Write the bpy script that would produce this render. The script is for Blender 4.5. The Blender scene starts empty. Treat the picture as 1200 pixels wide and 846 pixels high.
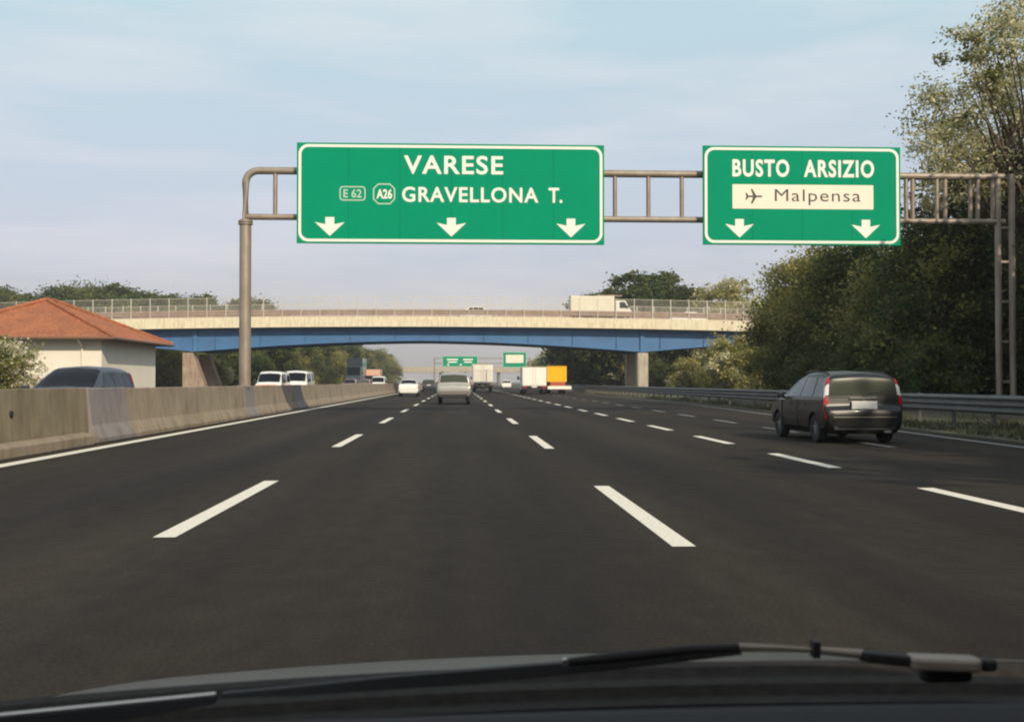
import bpy, bmesh, math, random
import numpy as np
from mathutils import Vector, Matrix

R = math.radians
scene = bpy.context.scene
COL = scene.collection

# ------------------------------------------------------------------ camera, sky, sun, exposure
EYE = 1.17
cam_data = bpy.data.cameras.new('camera')
cam_data.sensor_width = 36.0
cam_data.sensor_fit = 'HORIZONTAL'
cam_data.lens = 36.0 * 1325 / 1200
cam_data.clip_start = 0.05
cam_data.clip_end = 9000
cam_data.dof.use_dof = True
cam_data.dof.focus_distance = 45.0
cam_data.dof.aperture_fstop = 13.0
cam = bpy.data.objects.new('camera', cam_data)
cam.location = (0, 0, EYE)
cam.rotation_euler = (R(90 + 1.08), 0, R(-2.68))
COL.objects.link(cam)
scene.camera = cam

SUN_EL, SUN_AZ = 30.0, 25.0          # height above horizon; degrees to the right of straight behind the camera
world = bpy.data.worlds.new('World')
scene.world = world
world.use_nodes = True
wn, wl = world.node_tree.nodes, world.node_tree.links
wn.clear()
w_out = wn.new('ShaderNodeOutputWorld')
w_bg = wn.new('ShaderNodeBackground')
w_sky = wn.new('ShaderNodeTexSky')
w_sky.sky_type = 'NISHITA'
w_sky.sun_disc = False
w_sky.sun_elevation = R(SUN_EL)
w_sky.sun_rotation = R(180 - SUN_AZ)
w_sky.air_density = 1.0
w_sky.dust_density = 2.5
w_sky.ozone_density = 1.0
w_bg.inputs['Strength'].default_value = 0.12
# thin cloud streaks
w_geo = wn.new('ShaderNodeTexCoord')
w_map = wn.new('ShaderNodeMapping')
w_map.inputs['Scale'].default_value = (1.6, 1.6, 9.0)
w_noise = wn.new('ShaderNodeTexNoise')
w_noise.inputs['Scale'].default_value = 2.2
w_noise.inputs['Detail'].default_value = 6.0
w_noise.inputs['Roughness'].default_value = 0.55
w_ramp = wn.new('ShaderNodeValToRGB')
w_ramp.color_ramp.elements[0].position = 0.44
w_ramp.color_ramp.elements[1].position = 0.74
w_ramp.color_ramp.elements[1].color = (0.38, 0.38, 0.38, 1)
w_mix = wn.new('ShaderNodeMix')
w_mix.data_type = 'RGBA'
w_mix.inputs[7].default_value = (7.6, 7.0, 7.0, 1)
w_tint = wn.new('ShaderNodeMix')
w_tint.data_type = 'RGBA'
w_tint.inputs[0].default_value = 0.8
w_sep = wn.new('ShaderNodeSeparateXYZ')
w_air = wn.new('ShaderNodeValToRGB')             # milky summer air: greyer towards the horizon
_e = w_air.color_ramp.elements
_e[0].position = 0.0; _e[0].color = (0.45, 0.418, 0.405, 1)
_e[1].position = 0.31; _e[1].color = (0.475, 0.63, 0.68, 1)
_m = w_air.color_ramp.elements.new(0.13); _m.color = (0.515, 0.54, 0.625, 1)
_t = w_air.color_ramp.elements.new(0.55); _t.color = (0.50, 0.56, 0.62, 1)
w_gain = wn.new('ShaderNodeVectorMath'); w_gain.operation = 'SCALE'; w_gain.inputs['Scale'].default_value = 10.0
wl.new(w_geo.outputs['Generated'], w_map.inputs['Vector'])
wl.new(w_map.outputs['Vector'], w_noise.inputs['Vector'])
wl.new(w_noise.outputs['Fac'], w_ramp.inputs['Fac'])
wl.new(w_ramp.outputs['Color'], w_mix.inputs[0])
wl.new(w_sky.outputs['Color'], w_tint.inputs[6])
wl.new(w_geo.outputs['Generated'], w_sep.inputs[0])
wl.new(w_sep.outputs['Z'], w_air.inputs['Fac'])
wl.new(w_air.outputs['Color'], w_gain.inputs[0])
wl.new(w_gain.outputs['Vector'], w_tint.inputs[7])
wl.new(w_tint.outputs[2], w_mix.inputs[6])
wl.new(w_mix.outputs[2], w_bg.inputs['Color'])
wl.new(w_bg.outputs['Background'], w_out.inputs['Surface'])

sun_data = bpy.data.lights.new('sun', 'SUN')
sun_data.energy = 3.7
sun_data.angle = R(0.5)
sun_data.color = (1.0, 0.86, 0.66)
sun = bpy.data.objects.new('sun', sun_data)
COL.objects.link(sun)
to_sun = Vector((math.sin(R(SUN_AZ)) * math.cos(R(SUN_EL)), -math.cos(R(SUN_AZ)) * math.cos(R(SUN_EL)), math.sin(R(SUN_EL))))
sun.rotation_euler = to_sun.to_track_quat('Z', 'Y').to_euler()

scene.view_settings.view_transform = 'Standard'
scene.view_settings.look = 'None'
scene.view_settings.gamma = 1.0
scene.view_settings.exposure = 0.06
scene.view_settings.use_curve_mapping = False
try:
    scene.cycles.use_denoising = True
    scene.cycles.max_bounces = 6
    scene.cycles.transparent_max_bounces = 8
    scene.cycles.filter_width = 2.1
except Exception:
    pass

# ------------------------------------------------------------------ materials
def mat(name, rgb, rough=0.6, metal=0.0, vary=0.0, scale=4.0, rgb2=None, bump=0.0, bscale=None, coat=0.0, stretch=None, spec=None, coord='Object'):
    m = bpy.data.materials.new(name)
    m.use_nodes = True
    nt = m.node_tree
    b = nt.nodes['Principled BSDF']
    b.inputs['Base Color'].default_value = (*rgb, 1)
    b.inputs['Roughness'].default_value = rough
    b.inputs['Metallic'].default_value = metal
    if coat:
        b.inputs['Coat Weight'].default_value = coat
        b.inputs['Coat Roughness'].default_value = 0.06
    if spec is not None:
        b.inputs['Specular IOR Level'].default_value = spec
    if vary or rgb2 or bump:
        tc = nt.nodes.new('ShaderNodeTexCoord')
        mp = nt.nodes.new('ShaderNodeMapping')
        mp.inputs['Scale'].default_value = stretch or (1, 1, 1)
        nt.links.new(tc.outputs[coord], mp.inputs['Vector'])
        nz = nt.nodes.new('ShaderNodeTexNoise')
        nz.inputs['Scale'].default_value = scale
        nz.inputs['Detail'].default_value = 8
        nz.inputs['Roughness'].default_value = 0.62
        nt.links.new(mp.outputs['Vector'], nz.inputs['Vector'])
        if vary or rgb2:
            cr = nt.nodes.new('ShaderNodeValToRGB')
            a = rgb2 or tuple(c * (1 - vary) for c in rgb)
            c2 = rgb if rgb2 else tuple(min(1, c * (1 + vary)) for c in rgb)
            cr.color_ramp.elements[0].position = 0.32
            cr.color_ramp.elements[0].color = (*a, 1)
            cr.color_ramp.elements[1].position = 0.68
            cr.color_ramp.elements[1].color = (*c2, 1)
            nt.links.new(nz.outputs['Fac'], cr.inputs['Fac'])
            nt.links.new(cr.outputs['Color'], b.inputs['Base Color'])
        if bump:
            n2 = nt.nodes.new('ShaderNodeTexNoise')
            n2.inputs['Scale'].default_value = bscale or scale * 6
            n2.inputs['Detail'].default_value = 4
            nt.links.new(mp.outputs['Vector'], n2.inputs['Vector'])
            bp = nt.nodes.new('ShaderNodeBump')
            bp.inputs['Strength'].default_value = bump
            bp.inputs['Distance'].default_value = 0.02
            nt.links.new(n2.outputs['Fac'], bp.inputs['Height'])
            nt.links.new(bp.outputs['Normal'], b.inputs['Normal'])
    return m

def leaf_mat(name, rgb, rgb2, trans=0.42):
    m = mat(name, rgb, 0.65, vary=0.0, rgb2=rgb2, scale=0.9, spec=0.25)
    nt = m.node_tree
    b = nt.nodes['Principled BSDF']
    out = nt.nodes['Material Output']
    tr = nt.nodes.new('ShaderNodeBsdfTranslucent')
    src = b.inputs['Base Color'].links[0].from_socket
    nt.links.new(src, tr.inputs['Color'])
    mx = nt.nodes.new('ShaderNodeMixShader')
    mx.inputs[0].default_value = trans
    nt.links.new(b.outputs[0], mx.inputs[1])
    nt.links.new(tr.outputs[0], mx.inputs[2])
    nt.links.new(mx.outputs[0], out.inputs['Surface'])
    return m

def asphalt_mat(name, rgb, lane_w=3.75):
    m = mat(name, rgb, 0.82, vary=0.42, scale=45.0, bump=0.4, bscale=160.0, coord='Object')
    nt = m.node_tree
    b = nt.nodes['Principled BSDF']
    b.inputs['Specular IOR Level'].default_value = 0.1
    src = b.inputs['Base Color'].links[0].from_socket
    tc = nt.nodes.new('ShaderNodeTexCoord')
    # long streaks and repaired strips along the carriageway
    def streak(scale, stretch, lo, hi, c0, c1):
        mp = nt.nodes.new('ShaderNodeMapping'); mp.inputs['Scale'].default_value = stretch
        nz = nt.nodes.new('ShaderNodeTexNoise'); nz.inputs['Scale'].default_value = scale; nz.inputs['Detail'].default_value = 5
        cr = nt.nodes.new('ShaderNodeValToRGB')
        cr.color_ramp.elements[0].position = lo; cr.color_ramp.elements[0].color = (*c0, 1)
        cr.color_ramp.elements[1].position = hi; cr.color_ramp.elements[1].color = (*c1, 1)
        nt.links.new(tc.outputs['Object'], mp.inputs['Vector']); nt.links.new(mp.outputs['Vector'], nz.inputs['Vector'])
        nt.links.new(nz.outputs['Fac'], cr.inputs['Fac'])
        return cr.outputs['Color']
    for s in (streak(0.9, (1, 0.035, 1), 0.35, 0.65, (0.74, 0.76, 0.80), (1.22, 1.17, 1.08)),
              streak(0.35, (1, 0.3, 1), 0.4, 0.6, (0.88, 0.88, 0.88), (1.1, 1.1, 1.1)),
              streak(5.0, (1, 0.5, 1), 0.3, 0.7, (0.86, 0.86, 0.86), (1.14, 1.14, 1.14))):
        mx = nt.nodes.new('ShaderNodeMix'); mx.data_type = 'RGBA'; mx.blend_type = 'MULTIPLY'; mx.inputs[0].default_value = 1
        nt.links.new(src, mx.inputs[6]); nt.links.new(s, mx.inputs[7]); src = mx.outputs[2]
    # slightly polished wheel tracks, two per lane
    sp = nt.nodes.new('ShaderNodeSeparateXYZ'); nt.links.new(tc.outputs['Object'], sp.inputs[0])
    def mth(op, a, bb):
        n_ = nt.nodes.new('ShaderNodeMath'); n_.operation = op
        nt.links.new(a, n_.inputs[0]); n_.inputs[1].default_value = bb
        return n_.outputs[0]
    tr = mth('ADD', mth('MULTIPLY', mth('SINE', mth('MULTIPLY', mth('ADD', sp.outputs['X'], 0.31 + 0.47), 2 * math.pi / 1.88), 0), 0.07), 1.0)
    mx = nt.nodes.new('ShaderNodeMix'); mx.data_type = 'RGBA'; mx.blend_type = 'MULTIPLY'; mx.inputs[0].default_value = 1
    nt.links.new(src, mx.inputs[6]); nt.links.new(tr, mx.inputs[7]); src = mx.outputs[2]
    nt.links.new(src, b.inputs['Base Color'])
    return m

def stained_concrete(name, rgb, rgb2, streak=(0.80, 0.77, 0.73)):
    m = mat(name, rgb, 0.88, rgb2=rgb2, scale=1.3, bump=0.25, bscale=22)
    nt = m.node_tree
    b = nt.nodes['Principled BSDF']
    src = b.inputs['Base Color'].links[0].from_socket
    tc = nt.nodes.new('ShaderNodeTexCoord')
    mp = nt.nodes.new('ShaderNodeMapping'); mp.inputs['Scale'].default_value = (3, 3, 0.5)
    nz = nt.nodes.new('ShaderNodeTexNoise'); nz.inputs['Scale'].default_value = 1.6; nz.inputs['Detail'].default_value = 7
    cr = nt.nodes.new('ShaderNodeValToRGB')
    cr.color_ramp.elements[0].position = 0.36; cr.color_ramp.elements[0].color = (*streak, 1)
    cr.color_ramp.elements[1].position = 0.55; cr.color_ramp.elements[1].color = (1, 1, 1, 1)
    nt.links.new(tc.outputs['Object'], mp.inputs['Vector']); nt.links.new(mp.outputs['Vector'], nz.inputs['Vector']); nt.links.new(nz.outputs['Fac'], cr.inputs['Fac'])
    mx = nt.nodes.new('ShaderNodeMix'); mx.data_type = 'RGBA'; mx.blend_type = 'MULTIPLY'; mx.inputs[0].default_value = 1
    nt.links.new(src, mx.inputs[6]); nt.links.new(cr.outputs['Color'], mx.inputs[7])
    nt.links.new(mx.outputs[2], b.inputs['Base Color'])
    return m

def line_mat(name, rgb, worn, thr):
    """worn road paint: patches of paint rubbed down to the asphalt"""
    m = mat(name, rgb, 0.7)
    nt = m.node_tree
    b = nt.nodes['Principled BSDF']
    tc = nt.nodes.new('ShaderNodeTexCoord')
    nz = nt.nodes.new('ShaderNodeTexNoise'); nz.inputs['Scale'].default_value = 22; nz.inputs['Detail'].default_value = 9; nz.inputs['Roughness'].default_value = 0.7
    cr = nt.nodes.new('ShaderNodeValToRGB')
    cr.color_ramp.elements[0].position = thr - 0.06; cr.color_ramp.elements[0].color = (*worn, 1)
    cr.color_ramp.elements[1].position = thr + 0.08; cr.color_ramp.elements[1].color = (*rgb, 1)
    nt.links.new(tc.outputs['Object'], nz.inputs['Vector']); nt.links.new(nz.outputs['Fac'], cr.inputs['Fac'])
    nt.links.new(cr.outputs['Color'], b.inputs['Base Color'])
    return m

def tile_mat():
    m = mat('roof_tiles', (0.41, 0.15, 0.062), 0.85, rgb2=(0.28, 0.105, 0.05), scale=1.1)
    nt = m.node_tree
    b = nt.nodes['Principled BSDF']
    src = b.inputs['Base Color'].links[0].from_socket
    tc = nt.nodes.new('ShaderNodeTexCoord')
    nz = nt.nodes.new('ShaderNodeTexNoise'); nz.inputs['Scale'].default_value = 9
    cr = nt.nodes.new('ShaderNodeValToRGB')
    cr.color_ramp.elements[0].position = 0.35; cr.color_ramp.elements[0].color = (0.7, 0.66, 0.62, 1)
    cr.color_ramp.elements[1].position = 0.65; cr.color_ramp.elements[1].color = (1.15, 1.1, 1.05, 1)
    nt.links.new(tc.outputs['Object'], nz.inputs['Vector']); nt.links.new(nz.outputs['Fac'], cr.inputs['Fac'])
    mx = nt.nodes.new('ShaderNodeMix'); mx.data_type = 'RGBA'; mx.blend_type = 'MULTIPLY'; mx.inputs[0].default_value = 1
    nt.links.new(src, mx.inputs[6]); nt.links.new(cr.outputs['Color'], mx.inputs[7])
    nt.links.new(mx.outputs[2], b.inputs['Base Color'])
    return m

M = {}
M['asphalt'] = asphalt_mat('asphalt', (0.0315, 0.0270, 0.0218))
M['asphalt_far'] = asphalt_mat('asphalt_opposite', (0.055, 0.052, 0.048))
M['line'] = line_mat('road_paint', (0.78, 0.74, 0.62), (0.52, 0.49, 0.41), 0.42)
M['line_grey'] = line_mat('grey_road_paint', (0.36, 0.35, 0.32), (0.08, 0.08, 0.075), 0.50)  # greyer paint than the other lines, with darker patches
M['grass_ground'] = mat('verge_soil', (0.085, 0.07, 0.045), 0.95, rgb2=(0.055, 0.065, 0.025), scale=0.35, bump=0.4)
M['grass'] = leaf_mat('grass_blades', (0.085, 0.08, 0.032), (0.045, 0.055, 0.02), 0.15)
M['concrete_brown'] = stained_concrete('dirty_brown_concrete', (0.335, 0.275, 0.20), (0.215, 0.175, 0.125))
M['concrete_olive'] = stained_concrete('dirty_olive_concrete', (0.27, 0.23, 0.15), (0.175, 0.15, 0.10))
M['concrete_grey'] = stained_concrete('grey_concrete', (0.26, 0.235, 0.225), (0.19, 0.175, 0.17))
M['concrete_pale'] = stained_concrete('pale_concrete', (0.50, 0.45, 0.36), (0.38, 0.33, 0.27))
M['fascia'] = stained_concrete('cream_concrete', (0.74, 0.68, 0.50), (0.64, 0.58, 0.43), (0.84, 0.80, 0.74))
M['pier_brown'] = stained_concrete('brown_concrete', (0.40, 0.30, 0.22), (0.27, 0.20, 0.15))
M['blue_steel'] = mat('blue_painted_steel', (0.055, 0.165, 0.35), 0.55, rgb2=(0.042, 0.125, 0.27), scale=0.6)
M['galv'] = mat('galvanised_steel', (0.15, 0.15, 0.145), 0.65, 0.3, rgb2=(0.10, 0.10, 0.097), scale=3)
M['galv_warm'] = mat('weathered_steel', (0.36, 0.31, 0.25), 0.55, 0.35, rgb2=(0.24, 0.19, 0.15), scale=2.5, stretch=(1, 1, 0.4))
M['rail_rust'] = mat('rusty_rail', (0.26, 0.17, 0.12), 0.7, 0.2, rgb2=(0.36, 0.27, 0.23), scale=1.2)
M['fence_pale'] = mat('pale_fence_steel', (0.52, 0.49, 0.42), 0.6, 0.2)
M['sign_green'] = mat('sign_green', (0.0, 0.28, 0.145), 0.7, rgb2=(0.0, 0.26, 0.138), scale=0.7, spec=0.06)
def _seams(m, step):
    nt = m.node_tree; b = nt.nodes['Principled BSDF']
    src = b.inputs['Base Color'].links[0].from_socket
    tc = nt.nodes.new('ShaderNodeTexCoord'); sp = nt.nodes.new('ShaderNodeSeparateXYZ'); nt.links.new(tc.outputs['Object'], sp.inputs[0])
    f = nt.nodes.new('ShaderNodeMath'); f.operation = 'PINGPONG'; nt.links.new(sp.outputs['X'], f.inputs[0]); f.inputs[1].default_value = step
    g_ = nt.nodes.new('ShaderNodeMath'); g_.operation = 'LESS_THAN'; nt.links.new(f.outputs[0], g_.inputs[0]); g_.inputs[1].default_value = 0.008
    mx = nt.nodes.new('ShaderNodeMix'); mx.data_type = 'RGBA'; mx.blend_type = 'MULTIPLY'
    mx.inputs[7].default_value = (0.5, 0.55, 0.5, 1)
    nt.links.new(g_.outputs[0], mx.inputs[0]); nt.links.new(src, mx.inputs[6]); nt.links.new(mx.outputs[2], b.inputs['Base Color'])
_seams(M['sign_green'], 0.87)
M['sign_white'] = mat('sign_white', (0.84, 0.82, 0.74), 0.45)
M['badge_faded'] = mat('faded_badge_paint', (0.42, 0.60, 0.46), 0.5)
M['sign_cream'] = mat('sign_cream', (0.84, 0.76, 0.62), 0.45)
M['sign_ink'] = mat('sign_ink', (0.035, 0.033, 0.03), 0.5)
M['sign_back'] = mat('sign_backing', (0.35, 0.34, 0.32), 0.6, 0.3)
M['plaster'] = mat('cream_plaster', (0.82, 0.77, 0.65), 0.9, rgb2=(0.74, 0.69, 0.58), scale=0.8, bump=0.1)
M['tiles'] = tile_mat()
M['eave_wood'] = mat('eave_boards', (0.11, 0.07, 0.045), 0.8)
M['gutter'] = mat('gutter', (0.20, 0.11, 0.07), 0.5, 0.3)
M['bark'] = mat('bark', (0.12, 0.085, 0.06), 0.95, rgb2=(0.06, 0.045, 0.03), scale=6, bump=0.5, stretch=(1, 1, 0.2))
M['leaf_dark'] = leaf_mat('leaf_dark_green', (0.13, 0.145, 0.042), (0.06, 0.072, 0.02))
M['leaf_mid'] = leaf_mat('leaf_mid_green', (0.15, 0.175, 0.05), (0.07, 0.09, 0.025))
M['leaf_deep'] = leaf_mat('leaf_deep_green', (0.075, 0.125, 0.036), (0.035, 0.065, 0.018))
M['leaf_olive'] = leaf_mat('leaf_olive', (0.34, 0.34, 0.10), (0.18, 0.185, 0.055))
M['leaf_yellow'] = leaf_mat('leaf_yellow_green', (0.48, 0.43, 0.14), (0.27, 0.24, 0.075))
M['blossom'] = leaf_mat('pale_blossom', (0.72, 0.68, 0.46), (0.52, 0.50, 0.30))
M['flower_white'] = leaf_mat('white_flowers', (0.75, 0.70, 0.52), (0.55, 0.5, 0.35))
# vehicles
def paint(name, rgb, rough=0.28, coat=0.6, metal=0.25):
    return mat(name, rgb, rough, metal, coat=coat, vary=0.06, scale=2.0)
M['black_paint'] = paint('black_car_paint', (0.006, 0.007, 0.0065), 0.36, coat=0.12, metal=0.0)
M['silver_paint'] = paint('silver_car_paint', (0.36, 0.36, 0.33), 0.35, metal=0.4)
M['white_paint'] = paint('white_car_paint', (0.78, 0.76, 0.70), metal=0.0)
M['slate_paint'] = paint('slate_blue_paint', (0.03, 0.036, 0.055), 0.4, coat=0.1, metal=0.0)
M['char_paint'] = paint('charcoal_paint', (0.06, 0.06, 0.065), metal=0.3)
M['orange_paint'] = paint('orange_paint', (0.55, 0.16, 0.04), metal=0.0)
M['amber_paint'] = paint('amber_paint', (0.85, 0.44, 0.008), metal=0.0)
M['red_paint'] = paint('red_paint', (0.38, 0.09, 0.05), metal=0.0)
M['navy_paint'] = paint('navy_paint', (0.018, 0.03, 0.042), metal=0.0)
M['truck_white'] = mat('white_truck_panel', (0.88, 0.84, 0.74), 0.5, rgb2=(0.80, 0.76, 0.66), scale=1.5, stretch=(1, 1, 0.3))
M['cream_panel'] = mat('cream_truck_panel', (0.74, 0.70, 0.54), 0.5, rgb2=(0.64, 0.6, 0.46), scale=1.5)
M['tin_panel'] = mat('pinkish_panel', (0.60, 0.38, 0.27), 0.5, vary=0.1)
M['glass'] = mat('car_glass', (0.008, 0.011, 0.016), 0.08, 0.0, spec=0.1)
M['glass_lit'] = mat('car_glass_lit_olive', (0.055, 0.062, 0.046), 0.12, 0.0, spec=0.4)  # olive reflection put into the base colour of the glass
M['rubber'] = mat('tyre_rubber', (0.018, 0.018, 0.018), 0.85, vary=0.2, scale=20)
M['black_plastic'] = mat('black_plastic', (0.02, 0.02, 0.021), 0.6, vary=0.25, scale=30)
M['dull_strip'] = mat('dull_trim', (0.11, 0.10, 0.085), 0.4, 0.3)
M['taupe_plastic'] = mat('taupe_bumper', (0.17, 0.15, 0.145), 0.6)
M['alloy'] = mat('wheel_alloy', (0.34, 0.34, 0.34), 0.35, 0.8)
M['lamp_red'] = mat('red_lens', (0.42, 0.012, 0.02), 0.2, coat=0.5)
M['lamp_clear'] = mat('clear_lens', (0.72, 0.70, 0.68), 0.15, coat=0.5)
M['lamp_amber'] = mat('amber_lens', (0.7, 0.25, 0.02), 0.2)
M['plate'] = mat('number_plate', (0.82, 0.80, 0.74), 0.4)
M['chrome'] = mat('satin_chrome', (0.55, 0.52, 0.46), 0.25, 0.9)
M['bonnet_paint'] = mat('own_bonnet_paint', (0.06, 0.058, 0.05), 0.4, 0.1, coat=0.3)
M['cowl_plastic'] = mat('cowl_plastic', (0.026, 0.022, 0.018), 0.75, vary=0.3, scale=60, spec=0.12)
M['gap_shade'] = mat('gap_shade', (0.008, 0.008, 0.009), 0.8, spec=0.1)  # near black colour standing in for shade in the windscreen gap
M['dash'] = mat('dashboard_vinyl', (0.009, 0.0085, 0.011), 0.7, vary=0.15, scale=200, spec=0.2)
M['wiper_black'] = mat('wiper_rubber', (0.022, 0.020, 0.019), 0.6, spec=0.2)
M['wiper_metal'] = mat('wiper_worn_paint', (0.27, 0.225, 0.17), 0.45, 0.3, vary=0.2, scale=30)

# ------------------------------------------------------------------ mesh helpers
class MB:
    def __init__(s):
        s.v, s.f, s.m = [], [], []
    def add(s, vs, fs, mi=0):
        o = len(s.v)
        s.v += [tuple(p) for p in vs]
        s.f += [tuple(i + o for i in f) for f in fs]
        s.m += [mi] * len(fs)
    def box(s, c, d, mi=0, rot=None, taper=1.0, ch=0.0):
        """box centre c, size d; taper scales the top in x and y; ch chamfers the vertical edges"""
        hx, hy, hz = d[0] / 2, d[1] / 2, d[2] / 2
        if ch:
            ring = [(hx - ch, -hy), (hx, -hy + ch), (hx, hy - ch), (hx - ch, hy), (-hx + ch, hy), (-hx, hy - ch), (-hx, -hy + ch), (-hx + ch, -hy)]
        else:
            ring = [(hx, -hy), (hx, hy), (-hx, hy), (-hx, -hy)]
        n = len(ring)
        vs = [Vector((x, y, -hz)) for x, y in ring] + [Vector((x * taper, y * taper, hz)) for x, y in ring]
        if rot is not None:
            vs = [rot @ p for p in vs]
        vs = [p + Vector(c) for p in vs]
        fs = [tuple(range(n - 1, -1, -1)), tuple(range(n, 2 * n))] + [(i, (i + 1) % n, n + (i + 1) % n, n + i) for i in range(n)]
        s.add(vs, fs, mi)
    def prism(s, poly, y0, y1, axis='y', mi=0):
        """outline in the plane square to axis, extruded from y0 to y1"""
        def P(a, b, t):
            return {'y': (a, t, b), 'x': (t, a, b), 'z': (a, b, t)}[axis]
        n = len(poly)
        vs = [P(a, b, y0) for a, b in poly] + [P(a, b, y1) for a, b in poly]
        fs = [tuple(range(n)), tuple(range(2 * n - 1, n - 1, -1))] + [(i, n + i, n + (i + 1) % n, (i + 1) % n) for i in range(n)]
        s.add(vs, fs, mi)
    def tube(s, pts, rad, n=10, mi=0, cap=True, flat=1.0):
        pts = [Vector(p) for p in pts]
        if not hasattr(rad, '__len__'):
            rad = [rad] * len(pts)
        rings = []
        up = Vector((0, 0, 1))
        for i, p in enumerate(pts):
            t = (pts[min(i + 1, len(pts) - 1)] - pts[max(i - 1, 0)]).normalized()
            a = t.cross(up)
            if a.length < 1e-3:
                a = t.cross(Vector((0, 1, 0)))
            a.normalize()
            b = a.cross(t).normalized()
            rings.append([p + (a * math.cos(2 * math.pi * k / n) + b * math.sin(2 * math.pi * k / n) * flat) * rad[i] for k in range(n)])
        vs = [p for r in rings for p in r]
        fs = []
        for i in range(len(pts) - 1):
            for k in range(n):
                fs.append((i * n + k, i * n + (k + 1) % n, (i + 1) * n + (k + 1) % n, (i + 1) * n + k))
        if cap:
            fs.append(tuple(range(n - 1, -1, -1)))
            fs.append(tuple((len(pts) - 1) * n + k for k in range(n)))
        s.add(vs, fs, mi)
    def cyl(s, c, r, w, axis='x', n=24, mi=0, r2=None):
        c = Vector(c)
        d = {'x': Vector((1, 0, 0)), 'y': Vector((0, 1, 0)), 'z': Vector((0, 0, 1))}[axis]
        s.tube([c - d * w / 2, c + d * w / 2], [r, r2 if r2 is not None else r], n, mi)
    def grid(s, rows, mi=0, flip=False):
        h, w = len(rows), len(rows[0])
        vs = [p for r in rows for p in r]
        fs = []
        for i in range(h - 1):
            for j in range(w - 1):
                q = (i * w + j, i * w + j + 1, (i + 1) * w + j + 1, (i + 1) * w + j)
                fs.append(q[::-1] if flip else q)
        s.add(vs, fs, mi)
    def mesh(s, name, mats, smooth=False):
        me = bpy.data.meshes.new(name)
        me.from_pydata(s.v, [], s.f)
        for m in (mats if isinstance(mats, (list, tuple)) else [mats]):
            me.materials.append(m)
        me.polygons.foreach_set('material_index', s.m)
        bm = bmesh.new(); bm.from_mesh(me)
        bmesh.ops.recalc_face_normals(bm, faces=bm.faces)
        bm.to_mesh(me); bm.free()
        if smooth:
            me.polygons.foreach_set('use_smooth', [True] * len(me.polygons))
            try:
                me.set_sharp_from_angle(angle=R(smooth if smooth is not True else 40))
            except Exception:
                pass
        me.update()
        return me
    def build(s, name, mats, parent=None, smooth=False, loc=(0, 0, 0), bevel=0.0):
        o = bpy.data.objects.new(name, s.mesh(name, mats, smooth))
        COL.objects.link(o)
        o.location = loc
        if parent is not None:
            o.parent = parent
        if bevel:
            md = o.modifiers.new('edge', 'BEVEL'); md.width = bevel; md.segments = 2; md.limit_method = 'ANGLE'; md.angle_limit = R(35)
        return o

def tag(o, label, cat, group=None, kind=None):
    if label: o['label'] = label
    if cat: o['category'] = cat
    if group: o['group'] = group
    if kind: o['kind'] = kind
    return o

def thing(name, label, cat, loc=(0, 0, 0), rz=0.0, group=None, scale=1.0):
    o = bpy.data.objects.new(name, None)
    o.empty_display_size = 0.3
    COL.objects.link(o)
    o.location = loc
    o.rotation_euler = (0, 0, rz)
    o.scale = (scale,) * 3 if not hasattr(scale, '__len__') else scale
    return tag(o, label, cat, group)

def structure(o):
    o['kind'] = 'structure'
    return o

def dup(src, loc=None, rz=None, label=None, group=None, scale=None, cat=None):
    r = src.copy(); COL.objects.link(r)
    if loc is not None: r.location = loc
    if rz is not None: r.rotation_euler = (0, 0, rz)
    if scale is not None: r.scale = (scale,) * 3 if not hasattr(scale, '__len__') else scale
    if label: r['label'] = label
    if group: r['group'] = group
    if cat: r['category'] = cat
    for ch in list(src.children):
        c = ch.copy(); COL.objects.link(c); c.parent = r
        for g in list(ch.children):
            d = g.copy(); COL.objects.link(d); d.parent = c
    return r

def sheet(name, outline, z, m, parent=None):
    mb = MB(); mb.add([(x, y, z) for x, y in outline], [tuple(range(len(outline)))])
    return mb.build(name, m, parent)

# ------------------------------------------------------------------ ground and roads
mb = MB()
mb.add([(-4000, -300, 0), (4000, -300, 0), (4000, 7000, 0), (-4000, 7000, 0)], [(0, 1, 2, 3)])
structure(mb.build('ground', M['grass_ground'], loc=(0, 0, -0.06)))

def edge_x(y):       # painted edge of the right shoulder, which drifts outwards with the exit lane
    return 9.0 + min(y, 60) * 0.056 if y < 60 else 12.36 - 0.004 * (y - 60)
mb = MB()
ys = [-30, 0, 20, 40, 60, 90, 130, 200, 320, 500, 800]
rows = [[(-7.0, y, 0.0), (0, y, 0.0), (edge_x(y) + 0.55, y, 0.0)] for y in ys]
mb.grid(rows)
structure(mb.build('motorway_road', M['asphalt']))
structure(sheet('opposite_road', [(-7.55, -30), (-7.55, 800), (-20.5, 800), (-20.5, -30)], 0.0, M['asphalt_far']))
structure(sheet('median_ground', [(-7.0, -30), (-7.0, 800), (-7.55, 800), (-7.55, -30)], -0.02, M['concrete_grey']))

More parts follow.
